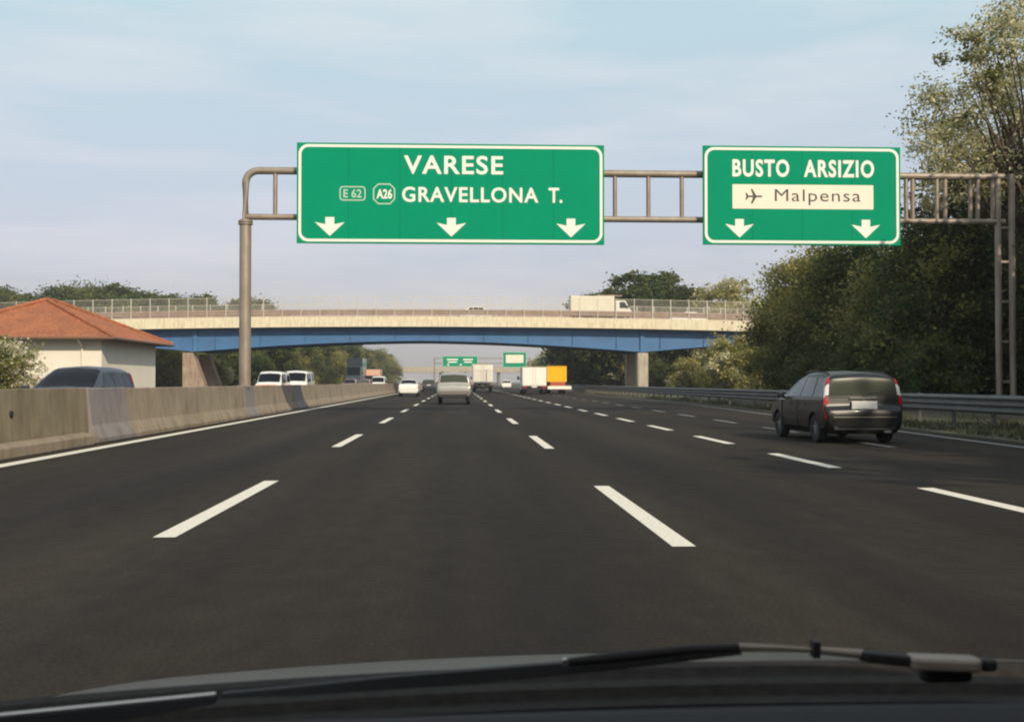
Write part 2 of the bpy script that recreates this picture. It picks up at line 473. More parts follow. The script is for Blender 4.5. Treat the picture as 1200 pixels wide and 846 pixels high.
def dashes(name, x, y0, length, period, n, w, m, label_x=None):
    mb = MB()
    for i in range(n):
        a = y0 + i * period
        xa = x(a) if callable(x) else x
        xb = x(a + length) if callable(x) else x
        k = random.Random(i * 7 + n).uniform(-0.012, 0.012)
        mb.add([(xa - w / 2 + k, a, 0), (xa + w / 2 + k, a, 0), (xb + w / 2 + k, a + length, 0), (xb - w / 2 + k, a + length, 0)], [(0, 1, 2, 3)])
    return structure(mb.build(name, m, loc=(0, 0, 0.005)))
dashes('road_lane_line', -2.22, 8.65, 4.9, 11.95, 34, 0.17, M['line'])
dashes('road_lane_line', 1.6, 8.0, 4.7, 11.9, 34, 0.17, M['line'])
dashes('road_lane_line', 5.15, 9.2, 3.1, 6.05, 60, 0.19, M['line'])
dashes('road_lane_line', lambda y: 7.55 + 0.012 * min(y, 70), 20, 3.0, 6.05, 30, 0.17, M['line_grey'])
mb = MB()
mb.grid([[(-6.53, y, 0), (-6.28, y, 0)] for y in (-20, 60, 200, 500)])
structure(mb.build('road_edge_line', M['line'], loc=(0, 0, 0.005)))
mb = MB()
mb.grid([[(edge_x(y) - 0.1, y, 0), (edge_x(y) + 0.1, y, 0)] for y in (-10, 0, 10, 20, 30, 40, 50, 60, 90, 130, 200, 400)])
structure(mb.build('road_edge_line', M['line_grey'], loc=(0, 0, 0.005)))
mb = MB()
for x in (-7.95, -20.0):
    mb.grid([[(x - 0.1, y, 0), (x + 0.1, y, 0)] for y in (-20, 500)])
structure(mb.build('opposite_edge_line', M['line'], loc=(0, 0, 0.005)))
# low kerbed verge strip on the right
mb = MB()
rows = []
for y in (-30, 0, 20, 40, 60, 90, 130, 200, 400):
    e = edge_x(y) + 0.55
    rows.append([(e, y, -0.05), (e + 0.02, y, 0.03), (e + 0.8, y, 0.05), (15.5, y, 0.12), (24, y, 0.45), (42, y, 0.6), (60, y, -0.3)])
mb.grid(rows, flip=True)
structure(mb.build('verge_ground', M['grass_ground'], smooth=True))
mb = MB()
mb.grid([[(-20.6, y, -0.05), (-23, y, 0.2), (-40, y, 0.3), (-60, y, -0.2)] for y in (-30, 100, 500)], flip=False)
structure(mb.build('verge_ground', M['grass_ground'], smooth=True))

# ------------------------------------------------------------------ central barrier
BX = -7.27
NJ = [(-0.31, 0.0), (-0.31, 0.08), (-0.18, 0.34), (-0.10, 1.03), (-0.085, 1.05), (0.085, 1.05), (0.10, 1.03), (0.18, 0.34), (0.31, 0.08), (0.31, 0.0)]
def nj(y0, y1, grow=0.0):
    mb = MB()
    prof = [(x * (1 + grow), z + (0.012 if z > 0.5 else 0) * (1 if grow else 0)) for x, z in NJ]
    mb.prism(prof, y0, y1, 'y')
    return mb
# near wall with kerb foot
mb = MB()
mb.prism([(-0.2, 0), (-0.2, 1.06), (0.08, 1.06), (0.13, 0.26), (0.13, 0)], -14, 22.2, 'y')
wall = mb.build('median_wall', M['concrete_olive'], loc=(BX, 0, 0), bevel=0.012)
tag(wall, 'long olive brown concrete wall left of the road, nearest the camera, with a low kerb', 'concrete wall')
mb = MB()
prf = [(0.132, 0.0), (0.132, 0.22), (0.30, 0.19), (0.335, 0.15), (0.34, 0.0)]
mb.prism(prf, -14, 21.9, 'y')
k = mb.build('kerb', M['concrete_brown'], wall)
mb = MB(); mb.cyl((0.105, 18.45, 0.66), 0.055, 0.06, 'x', 14)
mb.build('drain_hole', M['black_plastic'], wall)
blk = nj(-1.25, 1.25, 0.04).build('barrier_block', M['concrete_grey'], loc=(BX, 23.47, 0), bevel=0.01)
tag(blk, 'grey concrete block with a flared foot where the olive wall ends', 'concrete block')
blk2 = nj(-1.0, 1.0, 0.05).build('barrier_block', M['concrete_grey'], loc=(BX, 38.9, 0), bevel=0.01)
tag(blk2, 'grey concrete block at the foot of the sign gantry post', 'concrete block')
blk3 = nj(-1.2, 1.2, 0.05).build('barrier_block', M['concrete_grey'], loc=(BX, 50.6, 0), bevel=0.01)  # same barrier profile in grey, slightly enlarged
tag(blk3, 'grey concrete stretch of the brown barrier below the two white vans', 'concrete block')
runs = [(24.73, 37.88), (39.92, 49.38), (51.82, 300)]
seg_mesh = {}
first = None
for a, b in runs:
    n = max(1, round((b - a) / 5.9))
    L = (b - a) / n
    for i in range(n):
        key = round(L, 2)
        if key not in seg_mesh:
            mm = nj(-L / 2 + 0.012, L / 2 - 0.012); seg_mesh[key] = mm.mesh('barrier_element', M['concrete_brown'])
        o = bpy.data.objects.new('concrete_barrier', seg_mesh[key]); COL.objects.link(o)
        o.location = (BX + random.Random(i + int(a)).uniform(-0.012, 0.012), a + L * (i + 0.5), 0)
        tag(o, 'brown concrete safety barrier element in the row dividing the carriageways', 'barrier', 'brown concrete barrier elements')

# ------------------------------------------------------------------ right guard rail
def wbeam(z0, h=0.31, d=0.08, waves=2):
    pts = []
    n = 8 * waves
    for i in range(n + 1):
        t = i / n
        pts.append((-d * 0.5 * (1 - math.cos(2 * math.pi * waves * t)) , z0 + h * t))
    return pts
def guard_rail(name, xf, y0, y1, label, step=2.25, dark=False):
    t = thing(name, label, 'guard rail', (0, 0, 0))
    mb = MB()
    ys = np.arange(y0, y1 + 1, 6.0)
    for z0, h, w in ((0.40, 0.46, 3),):
        prof = wbeam(z0, h, 0.075, w)
        rows = [[(xf(y) + x, y, z) for x, z in prof] for y in ys]
        mb.grid(rows)
        rows = [[(xf(y) + x + 0.004, y, z) for x, z in prof] for y in ys]
        mb.grid(rows, flip=True)
    mb.build('rail_beam', M['galv'], t, smooth=60)
    pm = MB(); pm.box((0, 0, 0.4), (0.1, 0.06, 0.95)); pm.box((-0.08, 0, 0.63), (0.16, 0.1, 0.2))
    me = pm.mesh('post', M['galv'])
    n = min(100, int((y1 - y0) / step))
    for i in range(n):
        y = y0 + 0.6 + i * step
        o = bpy.data.objects.new('post', me); COL.objects.link(o); o.parent = t
        o.location = (xf(y) + 0.17, y, 0)
    return t
guard_rail('guard_rail', lambda y: 12.9 + max(0, y - 60) * 0.012, 4, 180, 'long grey corrugated steel guard rail beside the right shoulder under the trees')

# grass on the right verge
def leaf_cloud(name, pts, sizes, mats, mi=None, seed=0, up=0.3, aspect=0.5):
    """many small four-cornered leaves round the given points"""
    rng = np.random.default_rng(seed)
    n = len(pts)
    nrm = rng.normal(size=(n, 3)); nrm[:, 2] = np.abs(nrm[:, 2]) + up
    nrm /= np.linalg.norm(nrm, axis=1)[:, None]
    ref = rng.normal(size=(n, 3))
    a = np.cross(nrm, ref); a /= np.linalg.norm(a, axis=1)[:, None]
    b = np.cross(nrm, a)
    s = np.asarray(sizes)[:, None]
    v = np.empty((n, 4, 3), np.float32)
    v[:, 0] = pts - a * s
    v[:, 1] = pts - b * s * aspect + a * s * 0.1
    v[:, 2] = pts + a * s
    v[:, 3] = pts + b * s * aspect + a * s * 0.1
    me = bpy.data.meshes.new(name)
    me.vertices.add(n * 4); me.vertices.foreach_set('co', v.reshape(-1))
    me.loops.add(n * 4); me.loops.foreach_set('vertex_index', np.arange(n * 4, dtype=np.int32))
    me.polygons.add(n); me.polygons.foreach_set('loop_start', np.arange(0, n * 4, 4, dtype=np.int32))
    try:
        me.polygons.foreach_set('loop_total', np.full(n, 4, np.int32))
    except Exception:
        pass
    for m in mats: me.materials.append(m)
    if mi is not None:
        me.polygons.foreach_set('material_index', np.asarray(mi, np.int32))
    me.update(calc_edges=True)
    me.validate()
    return me

def grass_patch(name, n, fx, ylo, yhi, seed, hmax=0.2):
    rng = np.random.default_rng(seed)
    y = ylo + (yhi - ylo) * rng.random(n) ** 1.6
    x = fx(y, rng.random(n))
    h = hmax * (0.3 + 0.7 * rng.random(n)) * (0.4 + 0.8 * (np.sin(x * 2.1 + y * 0.7) * np.sin(y * 1.3) * 0.5 + 0.5))
    w = 0.012 + 0.02 * rng.random(n)
    ang = rng.random(n) * 6.283
    dx, dy = np.cos(ang) * w, np.sin(ang) * w
    lx, ly = rng.normal(size=n) * 0.35 * h, rng.normal(size=n) * 0.35 * h
    z = np.full(n, 0.02)
    v = np.stack([np.stack([x - dx, y - dy, z], 1), np.stack([x + dx, y + dy, z], 1), np.stack([x + lx, y + ly, z + h], 1)], 1).astype(np.float32)
    me = bpy.data.meshes.new(name)
    me.vertices.add(n * 3); me.vertices.foreach_set('co', v.reshape(-1))
    me.loops.add(n * 3); me.loops.foreach_set('vertex_index', np.arange(n * 3, dtype=np.int32))
    me.polygons.add(n); me.polygons.foreach_set('loop_start', np.arange(0, n * 3, 3, dtype=np.int32))
    me.materials.append(M['grass']); me.update(calc_edges=True); me.validate()
    o = bpy.data.objects.new(name, me); COL.objects.link(o)
    o['kind'] = 'stuff'; o['label'] = 'dry grass growing on the right verge by the guard rail'; o['category'] = 'grass'
    return o
grass_patch('grass', 60000, lambda y, u: np.minimum(9.0 + np.minimum(y, 60) * 0.056, 12.4) + 0.75 + u * 7.5, 16, 110, 5)

# ------------------------------------------------------------------ sign gantry and signs
def text_geo(body, x0, x1, z0, z1, depth=0.006, bold=0.0, spacing=1.0):
    """lettering as a mesh, fitted to a box in the x-z plane and facing -y"""
    c = bpy.data.curves.new('lettering', 'FONT')
    c.body = body; c.offset = bold; c.space_character = spacing; c.resolution_u = 4
    o = bpy.data.objects.new('lettering', c); COL.objects.link(o)
    dg = bpy.context.evaluated_depsgraph_get()
    me = bpy.data.meshes.new_from_object(o.evaluated_get(dg))
    bpy.data.objects.remove(o); 
    n = len(me.vertices)
    co = np.empty(n * 3, np.float32); me.vertices.foreach_get('co', co); co = co.reshape(-1, 3)
    fs = [tuple(p.vertices) for p in me.polygons]
    lo, hi = co.min(0), co.max(0)
    vs = [(x0 + (p[0] - lo[0]) / (hi[0] - lo[0]) * (x1 - x0), 0.0, z0 + (p[1] - lo[1]) / (hi[1] - lo[1]) * (z1 - z0)) for p in co]
    bpy.data.meshes.remove(me); bpy.data.curves.remove(c)
    return vs, fs

def lettering(body, x0, x1, z0, z1, y, m, parent, bold=0.0, spacing=1.0, name='lettering', weight=None):
    vs, fs = text_geo(body, x0, x1, z0, z1, bold=bold, spacing=spacing)
    mb = MB()
    mb.add([(a, y, c) for a, b, c in vs], fs)
    o = mb.build(name, m, parent)
    for p in o.data.polygons:
        if p.normal.y > 0:
            p.flip()
    return o

def rrect(x0, x1, z0, z1, r, n=8):
    pts = []
    for cx, cz, a0 in ((x1 - r, z1 - r, 0), (x0 + r, z1 - r, 90), (x0 + r, z0 + r, 180), (x1 - r, z0 + r, 270)):
        for i in range(n + 1):
            a = R(a0 + 90 * i / n)
            pts.append((cx + r * math.cos(a), cz + r * math.sin(a)))
    return pts
def ring(mb, outer, inner, y, mi=0):
    n = len(outer)
    mb.add([(x, y, z) for x, z in outer] + [(x, y, z) for x, z in inner], [(i, (i + 1) % n, n + (i + 1) % n, n + i) for i in range(n)], mi)

def arrow(x, z, parent, y, s=1.0):
    w = 0.50 * s
    prof = [(0, 0), (w, 0.47 * s), (0.17 * s, 0.40 * s), (0.15 * s, 0.40 * s), (0.15 * s, 0.64 * s), (-0.15 * s, 0.64 * s), (-0.15 * s, 0.40 * s), (-0.17 * s, 0.40 * s), (-w, 0.47 * s)]
    mb = MB(); mb.prism([(x + a, z + b) for a, b in prof], y - 0.003, y + 0.003, 'y')
    return mb.build('arrow', M['sign_white'], parent)

GY = 38.8
def sign_board(name, label, cat, x0, x1, z0, z1, y, group=None):
    cx = (x0 + x1) / 2
    t = thing(name, label, cat, (cx, y, z0), group=group)
    w, h = (x1 - x0), (z1 - z0)
    mb = MB(); mb.box((0, 0.04, h / 2), (w, 0.08, h))
    mb.build('panel', M['sign_green'], t, bevel=0.01)
    mb = MB()
    for k in range(int(w / 1.6) + 1):
        mb.box((-w / 2 + 0.3 + k * (w - 0.6) / int(w / 1.6), 0.12, h / 2), (0.08, 0.07, h - 0.1))
    for zz in (0.35, h / 2, h - 0.35):
        mb.box((0, 0.17, zz), (w - 0.2, 0.04, 0.06))
    mb.build('backing_frame', M['sign_back'], t)
    mb = MB()
    ring(mb, rrect(-w / 2 + 0.06, w / 2 - 0.06, 0.06, h - 0.06, 0.32), rrect(-w / 2 + 0.15, w / 2 - 0.15, 0.15, h - 0.15, 0.25), -0.004)
    b = mb.build('border', M['sign_white'], t)
    for p in b.data.polygons:
        if p.normal.y > 0: p.flip()
    return t, w, h

# left sign: x -5.48..4.95, z 5.86..9.30
SX0, SX1, SZ0, SZ1 = -5.48, 4.95, 5.86, 9.27
t, w, h = sign_board('overhead_sign', 'wide green overhead sign reading VARESE and GRAVELLONA T. with three down arrows', 'road sign', SX0, SX1, SZ0, SZ1, GY - 0.45)
ux = lambda px: (px - 350) / 356 * w - w / 2
uz = lambda py: (289 - py) / 118 * h
lettering('VARESE', ux(473), ux(588), uz(207), uz(185), -0.006, M['sign_white'], t, bold=0.02, spacing=1.12)
lettering('GRAVELLONA', ux(471), ux(629), uz(240), uz(222), -0.006, M['sign_white'], t, bold=0.02, spacing=1.12)
lettering('T.', ux(641), ux(657), uz(240), uz(222), -0.006, M['sign_white'], t, bold=0.02)
for px in (388, 528, 667):
    arrow(ux(px), uz(280.5), t, -0.006)
bg = MB(); ring(bg, rrect(ux(399), ux(429), uz(239), uz(222), 0.12), rrect(ux(400.4), ux(427.6), uz(237.6), uz(223.4), 0.09), -0.006)
b1 = bg.build('route_badge', M['badge_faded'], t)
lettering('E 62', ux(403.5), ux(424.5), uz(235.5), uz(225.5), -0.006, M['badge_faded'], b1, bold=0.02)
bg = MB()
def octo(x0, x1, z0, z1, c):
    pts = []
    for (ax, az, bx, bz) in ((x0 + c, z1, x1 - c, z1), (x1, z1 - c, x1, z0 + c), (x1 - c, z0, x0 + c, z0), (x0, z0 + c, x0, z1 - c)):
        for i in range(5):
            pts.append((ax + (bx - ax) * i / 4, az + (bz - az) * i / 4))
    return pts
ring(bg, octo(ux(437.5), ux(463), uz(243), uz(218.5), 0.17), octo(ux(439), ux(461.5), uz(241.5), uz(220), 0.14), -0.006)
b2 = bg.build('route_badge', M['badge_faded'], t)
lettering('A26', ux(441.5), ux(459.5), uz(236.5), uz(225), -0.006, M['sign_white'], b2, bold=0.03)
LEFT_SIGN = t

TX0, TX1 = 8.36, 15.26
t, w2, h2 = sign_board('overhead_sign', 'smaller green overhead sign reading BUSTO ARSIZIO with a cream Malpensa airport panel', 'road sign', TX0, TX1, SZ0 + 0.03, SZ1 + 0.03, GY - 0.45)
vx = lambda px: (px - 820) / 230 * w2 - w2 / 2
lettering('BUSTO', vx(854), vx(920), uz(208), uz(187), -0.006, M['sign_white'], t, bold=0.03, spacing=1.15)
lettering('ARSIZIO', vx(937), vx(1019), uz(208), uz(187), -0.006, M['sign_white'], t, bold=0.03, spacing=1.15)
mb = MB(); mb.prism(rrect(vx(854), vx(1018), uz(246), uz(217), 0.03), -0.005, 0.001, 'y')
pn = mb.build('airport_panel', M['sign_cream'], t)
lettering('Malpensa', vx(903), vx(1003), uz(241.5), uz(222.5), -0.009, M['sign_ink'], pn, bold=0.0, spacing=1.12)
ax, az, s = vx(879), uz(231.3), 0.30
pl = [(1.0, 0.0), (0.85, 0.10), (0.25, 0.11), (-0.20, 0.85), (-0.40, 0.85), (-0.12, 0.11), (-0.65, 0.09), (-0.85, 0.40), (-1.0, 0.40), (-0.90, 0.0)]
pl = pl + [(a, -b) for a, b in pl[-2:0:-1]]
mb = MB(); mb.add([(ax + a * s, -0.009, az + b * s) for a, b in pl], [tuple(range(len(pl)))])
o = mb.build('airplane_symbol', M['sign_ink'], pn)
for px in (862, 1009):
    arrow(vx(px), uz(280.5), t, -0.006)
RIGHT_SIGN = t

g = thing('sign_gantry', 'grey brown steel portal gantry spanning the whole road and carrying the green signs', 'sign gantry', (BX, GY, 0))
L = 19.15 - BX
ZU, ZL = 8.38, 6.80
mb = MB()
mb.tube([(0, 0, 1.0), (0, 0, ZL - 0.1)], 0.20, 16)
mb.cyl((0, 0, ZL - 0.16), 0.25, 0.05, 'z', 16); mb.cyl((0, 0, ZL - 0.24), 0.25, 0.05, 'z', 16)
mb.build('post', M['galv_warm'], g, smooth=50)
mb = MB()
arc = [(0, 0, ZL - 0.1), (0, 0, ZU - 0.45)] + [(0.42 * (1 - math.cos(R(a))), 0, ZU - 0.42 + 0.42 * math.sin(R(a))) for a in (15, 30, 45, 60, 75, 90)] + [(L, 0, ZU)]
mb.tube(arc, 0.125, 14)
mb.build('upper_beam', M['galv_warm'], g, smooth=50)
mb = MB(); mb.tube([(0.02, 0, ZL), (L, 0, ZL)], 0.105, 14)
mb.build('lower_beam', M['galv_warm'], g, smooth=50)
sm = MB(); sm.tube([(0, 0, ZL + 0.05), (0, 0, ZU - 0.05)], 0.075, 10)
me = sm.mesh('strut', M['galv_warm'], 50)
for k in range(22):
    o = bpy.data.objects.new('strut', me); COL.objects.link(o); o.parent = g; o.location = (1.0 + k * 1.165, 0, 0)
for x in (22.9, 24.0, 25.2, 26.0):
    o = bpy.data.objects.new('strut', me); COL.objects.link(o); o.parent = g; o.location = (x, 0.0, 0)
for dx in (-0.24, 0.26):
    mb = MB(); mb.tube([(L + dx, 0, 0), (L + dx, 0, ZU + 0.1)], 0.11, 12)
    mb.build('post', M['galv_warm'], g, smooth=50)
mb = MB()
for z in (1.2, 2.6, 4.0, 5.4, 6.6):
    mb.box((L + 0.01, 0, z), (0.42, 0.06, 0.08))
mb.build('post_brace', M['galv_warm'], g)

# far gantry with the same kind of signs
FY = 335
t, w, h = sign_board('overhead_sign', 'small far green overhead sign beyond the blue bridge, above the middle lane', 'road sign', -5.0, 5.6, 5.7, 9.0, FY - 0.4)
for (a, b) in ((-3.9, -0.6), (0.9, 3.8)):
    mb = MB(); mb.box(((a + b) / 2, -0.006, 2.2), (b - a, 0.008, 0.42)); mb.box(((a + b) / 2, -0.006, 1.45), ((b - a) * 0.8, 0.008, 0.38))
    mb.build('lettering_band', M['sign_white'], t)
for x in (-3.5, 0.2, 3.8): arrow(x, 0.3, t, -0.006)
t, w, h = sign_board('overhead_sign', 'small far green overhead sign with a large pale panel, above the white box truck', 'road sign', 12.9, 20.0, 5.5, 10.2, FY - 0.4)
mb = MB(); mb.box((0, -0.006, 2.6), (5.2, 0.008, 2.4)); mb.build('pale_panel', M['sign_cream'], t)
g2 = thing('sign_gantry', 'far steel gantry beyond the blue bridge, behind the trucks', 'sign gantry', (BX, FY, 0))
mb = MB(); mb.tube([(0, 0, 0), (0, 0, 8.4)], 0.2, 10); mb.build('post', M['galv_warm'], g2)
mb = MB(); mb.tube([(28.2, 0, 0), (28.2, 0, 8.4)], 0.2, 10); mb.build('post', M['galv_warm'], g2)
for z, nm in ((8.3, 'upper_beam'), (6.8, 'lower_beam')):
    mb = MB(); mb.tube([(0, 0, z), (28.2, 0, z)], 0.12, 8); mb.build(nm, M['galv_warm'], g2)

# ------------------------------------------------------------------ overpass
BY0, BY1 = 116.0, 126.5
def cam_z(x): return -0.34 * ((x + 3) / 30.0) ** 2 if abs(x + 3) < 60 else -1.36
ov = thing('overpass_bridge', 'road bridge crossing the motorway with blue haunched steel girders and cream edge beam', 'bridge', (0, BY0, 0))
xs = np.linspace(-78, 48, 64)
def sweep(name, prof, m, y_of=lambda p: p[0], smooth=False):
    mb = MB(); n = len(prof)
    vs = [(x, p[0], p[1] + cam_z(x)) for x in xs for p in prof]
    fs = [(i * n + k, i * n + (k + 1) % n, (i + 1) * n + (k + 1) % n, (i + 1) * n + k) for i in range(len(xs) - 1) for k in range(n)]
    fs += [tuple(range(n)), tuple(range((len(xs) - 1) * n, len(xs) * n))]
    mb.add(vs, fs)
    return mb.build(name, m, ov, smooth=smooth)
D = BY1 - BY0
sweep('edge_beam', [(0, 6.86), (0, 7.92), (0.5, 7.92), (0.5, 7.78), (0.55, 6.86)], M['fascia'])
sweep('edge_beam', [(D, 6.86), (D, 7.92), (D - 0.5, 7.92), (D - 0.5, 7.78), (D - 0.55, 6.86)], M['fascia'])
sweep('deck_slab', [(0.56, 6.9), (0.56, 7.74), (D - 0.56, 7.74), (D - 0.56, 6.9)], M['concrete_grey'])
PL, PR = -27.0, 19.1
def bottom(x):
    """lower edge of the haunched girder: deep over the piers, shallow at midspan"""
    if PL <= x <= PR:
        u = (x - PL) / (PR - PL) * 2 - 1
        return 5.42 - 1.14 * abs(u) ** 1.7 + 0.02
    d = (PL - x) if x < PL else (x - PR)
    return min(5.75, 4.28 + 1.3 * min(1, d / 17.0) ** 0.85)
gx = np.linspace(-52, 36, 90)
for yy in (1.35, 4.2, D - 4.2, D - 1.35):
    mb = MB()
    top = [(x, yy, 6.895 + cam_z(x)) for x in gx]; bot = [(x, yy, bottom(x) + 0.05) for x in gx]
    for off in (-0.03, 0.03):
        mb.grid([[(x, yy + off, z) for x, _, z in top], [(x, yy + off, z) for x, _, z in bot]])
    vs, fs = [], []
    for x in gx:                                             # bottom flange
        vs += [(x, yy - 0.35, bottom(x)), (x, yy + 0.35, bottom(x)), (x, yy + 0.35, bottom(x) + 0.06), (x, yy - 0.35, bottom(x) + 0.06)]
    for i in range(len(gx) - 1):
        for k2 in range(4):
            fs.append((i * 4 + k2, i * 4 + (k2 + 1) % 4, (i + 1) * 4 + (k2 + 1) % 4, (i + 1) * 4 + k2))
    mb.add(vs, fs)
    for px in (PL, PR):
        mb.box((px, yy - 0.14, (bottom(px) + 6.85) / 2 + 0.02), (0.42, 0.2, 6.8 - bottom(px)))
    for px in np.arange(-48, 34, 4.6):
        if min(abs(px - PL), abs(px - PR)) > 1.5:
            mb.box((px, yy - 0.09, (bottom(px) + 6.8) / 2), (0.03, 0.12, 6.7 - bottom(px)))
    mb.build('girder', M['blue_steel'], ov)
for yy in (0.8, D - 2.4):
    mb = MB()
    mb.prism([(-28.2, -0.1), (-28.2, 4.18), (-27.2, 4.18), (-26.0, 0.9), (-25.8, -0.1)], yy, yy + 1.6, 'y')
    mb.build('pier', M['pier_brown'], ov, bevel=0.03)
for yy in (1.6, D - 1.6):
    mb = MB(); mb.box((PR, yy, 2.1), (1.15, 1.5, 4.26), ch=0.12)
    mb.build('pier', M['concrete_pale'], ov)
mb = MB(); mb.box((-48, D / 2, 3.2), (2.0, D - 1.2, 6.4)); mb.build('abutment', M['concrete_pale'], ov)
mb = MB(); mb.box((34, D / 2, 3.2), (2.0, D - 1.2, 6.4)); mb.build('abutment', M['concrete_pale'], ov)
# low rail on each edge beam
for yy in (0.32, D - 0.32):
    mb = MB()
    mb.grid([[(x, yy - 0.04, 8.10 + cam_z(x)) for x in xs], [(x, yy - 0.09, 8.24 + cam_z(x)) for x in xs], [(x, yy - 0.05, 8.36 + cam_z(x)) for x in xs], [(x, yy - 0.09, 8.50 + cam_z(x)) for x in xs], [(x, yy - 0.04, 8.66 + cam_z(x)) for x in xs]])
    for x in np.arange(-76, 47, 2.0):
        mb.box((x, yy + 0.02, 8.26 + cam_z(x)), (0.09, 0.07, 0.74))
    mb.build('safety_rail', M['rail_rust'], ov)
# mesh fence: two of them, each a thing
def mesh_fence(y, label):
    t = thing('mesh_fence', label, 'fence', (0, BY0 + y, 0))
    pm = MB(); pm.box((0, 0, 1.02), (0.085, 0.085, 2.05))
    me = pm.mesh('fence_post', M['fence_pale'])
    for x in np.arange(-75, 46, 1.9):
        o = bpy.data.objects.new('fence_post', me); COL.objects.link(o); o.parent = t; o.location = (x, 0, 7.92 + cam_z(x))
    mb = MB()
    def wire(x, w=0.006):
        z = 7.95 + cam_z(x)
        mb.add([(x - w, 0, z), (x + w, 0, z), (x + w, 0, z + 1.95), (x - w, 0, z + 1.95)], [(0, 1, 2, 3)])
    for x in np.arange(-75, 46, 0.14): wire(x)
    for k2 in range(13):
        z = 7.97 + k2 * 0.16
        hw = 0.02 if k2 == 12 else 0.005
        mb.grid([[(x, 0.001, z - hw + cam_z(x)) for x in xs], [(x, 0.001, z + hw + cam_z(x)) for x in xs]])
    mb.build('wire_mesh', M['fence_pale'], t)
    return t
mesh_fence(0.12, 'pale wire mesh fence along the near edge of the bridge')
mesh_fence(D - 0.12, 'pale wire mesh fence along the far edge of the bridge, behind the bridge traffic')
# embankments carrying the bridge road
def embankment(x0, x1):
    mb = MB(); s = 1 if x1 > x0 else -1
    rows = []
    for k2 in range(12):
        x = x0 + (x1 - x0) * k2 / 11
        z = 6.5 + cam_z(x0) * 0.8
        z *= 1 if k2 else 0.1
        xx = x0 + s * (4 if k2 else -6) if k2 < 2 else x
        rows.append([(xx, BY0 - 12, -0.1), (xx, BY0 - 0.5, z), (xx, BY1 + 0.5, z), (xx, BY1 + 12, -0.1)])
    mb.grid(rows)
    return structure(mb.build('embankment_ground', M['grass_ground'], smooth=True))
embankment(-56, -190)
embankment(40, 190)

# distant second overpass
ov2 = thing('overpass_bridge', 'plain pale concrete bridge far down the motorway beyond the blue one', 'bridge', (0, 440, 0))
mb = MB(); mb.box((6, 5, 5.75), (110, 10, 1.5)); mb.build('deck', M['concrete_pale'], ov2)
mb = MB(); mb.box((6, 0.2, 6.9), (110, 0.3, 0.8)); mb.build('parapet', M['concrete_pale'], ov2)
for x in (-26, -7.3, 15.5, 40):
    mb = MB(); mb.box((x, 5, 2.5), (1.0, 8, 5.0)); mb.build('pier', M['concrete_grey'], ov2)

# ------------------------------------------------------------------ roadside house
hx0, hx1, hy0, hy1, hz = -25.2, -17.1, 55.0, 64.6, 3.35
hcx, hcy = (hx0 + hx1) / 2, (hy0 + hy1) / 2
hs = thing('roadside_house', 'low cream house with a terracotta hipped roof beyond the opposite carriageway', 'house', (hcx, hcy, 0))
W2, D2 = (hx1 - hx0) / 2, (hy1 - hy0) / 2
mb = MB(); mb.box((0, 0, hz / 2), (2 * W2, 2 * D2, hz)); mb.build('wall', M['plaster'], hs)
mb = MB()
ow, od, ez = W2 + 0.75, D2 + 0.75, 3.3
rz_ = 5.38
nseg = 26
def roofpt(x, y):
    d = min((ow - abs(x)) / ow, (od - abs(y)) / od)
    return max(0, d)
# four hipped faces with a very short ridge, rippled like pan tiles
rid = od - ow
A, B, C_, D_ = (-ow, -od), (ow, -od), (ow, od), (-ow, od)
R0, R1 = (0, -max(0.3, rid), rz_), (0, max(0.3, rid), rz_)
def face(p, q, r, s_, n):
    rows = []
    for i in range(9):
        t_ = i / 8
        a = Vector(p).lerp(Vector(s_), t_); b = Vector(q).lerp(Vector(r), t_)
        row = []
        for j in range(n + 1):
            c = a.lerp(b, j / n)
            along = (Vector(q) - Vector(p)).length * j / n
            row.append((c.x, c.y, c.z + (0.035 * math.sin(j * math.pi) if False else 0.03 * (j % 2)) * (1 - t_) - 0.02 * (i % 2)))
        rows.append(row)
    mb.grid(rows)
e3 = lambda p: (p[0], p[1], ez)
face(e3(A), e3(B), R0, R0, 64); face(e3(B), e3(C_), R1, R0, 72)
face(e3(C_), e3(D_), R1, R1, 64); face(e3(D_), e3(A), R0, R1, 72)
roof = mb.build('roof', M['tiles'], hs)
mb = MB()
for a, b in ((e3(A), R0), (e3(B), R0), (e3(C_), R1), (e3(D_), R1), (R0, R1)):
    mb.tube([Vector(a) + Vector((0, 0, 0.05)), Vector(b) + Vector((0, 0, 0.05))], 0.10, 8)
mb.build('ridge_tile', M['tiles'], roof)
mb = MB(); mb.box((0, 0, ez - 0.07), (2 * ow - 0.1, 2 * od - 0.1, 0.07)); mb.build('eave', M['eave_wood'], hs)
mb = MB()
mb.tube([(-ow, -od - 0.05, ez - 0.04), (ow + 0.05, -od - 0.05, ez - 0.04), (ow + 0.05, od, ez - 0.04)], 0.07, 8)
mb.build('gutter', M['gutter'], hs)
mb = MB(); mb.tube([(W2 - 0.9, -od + 0.02, ez - 0.1), (W2 - 0.9, -D2 - 0.08, ez - 0.4), (W2 - 0.9, -D2 - 0.08, 0.1)], 0.05, 8)
mb.build('downpipe', M['plaster'], hs)

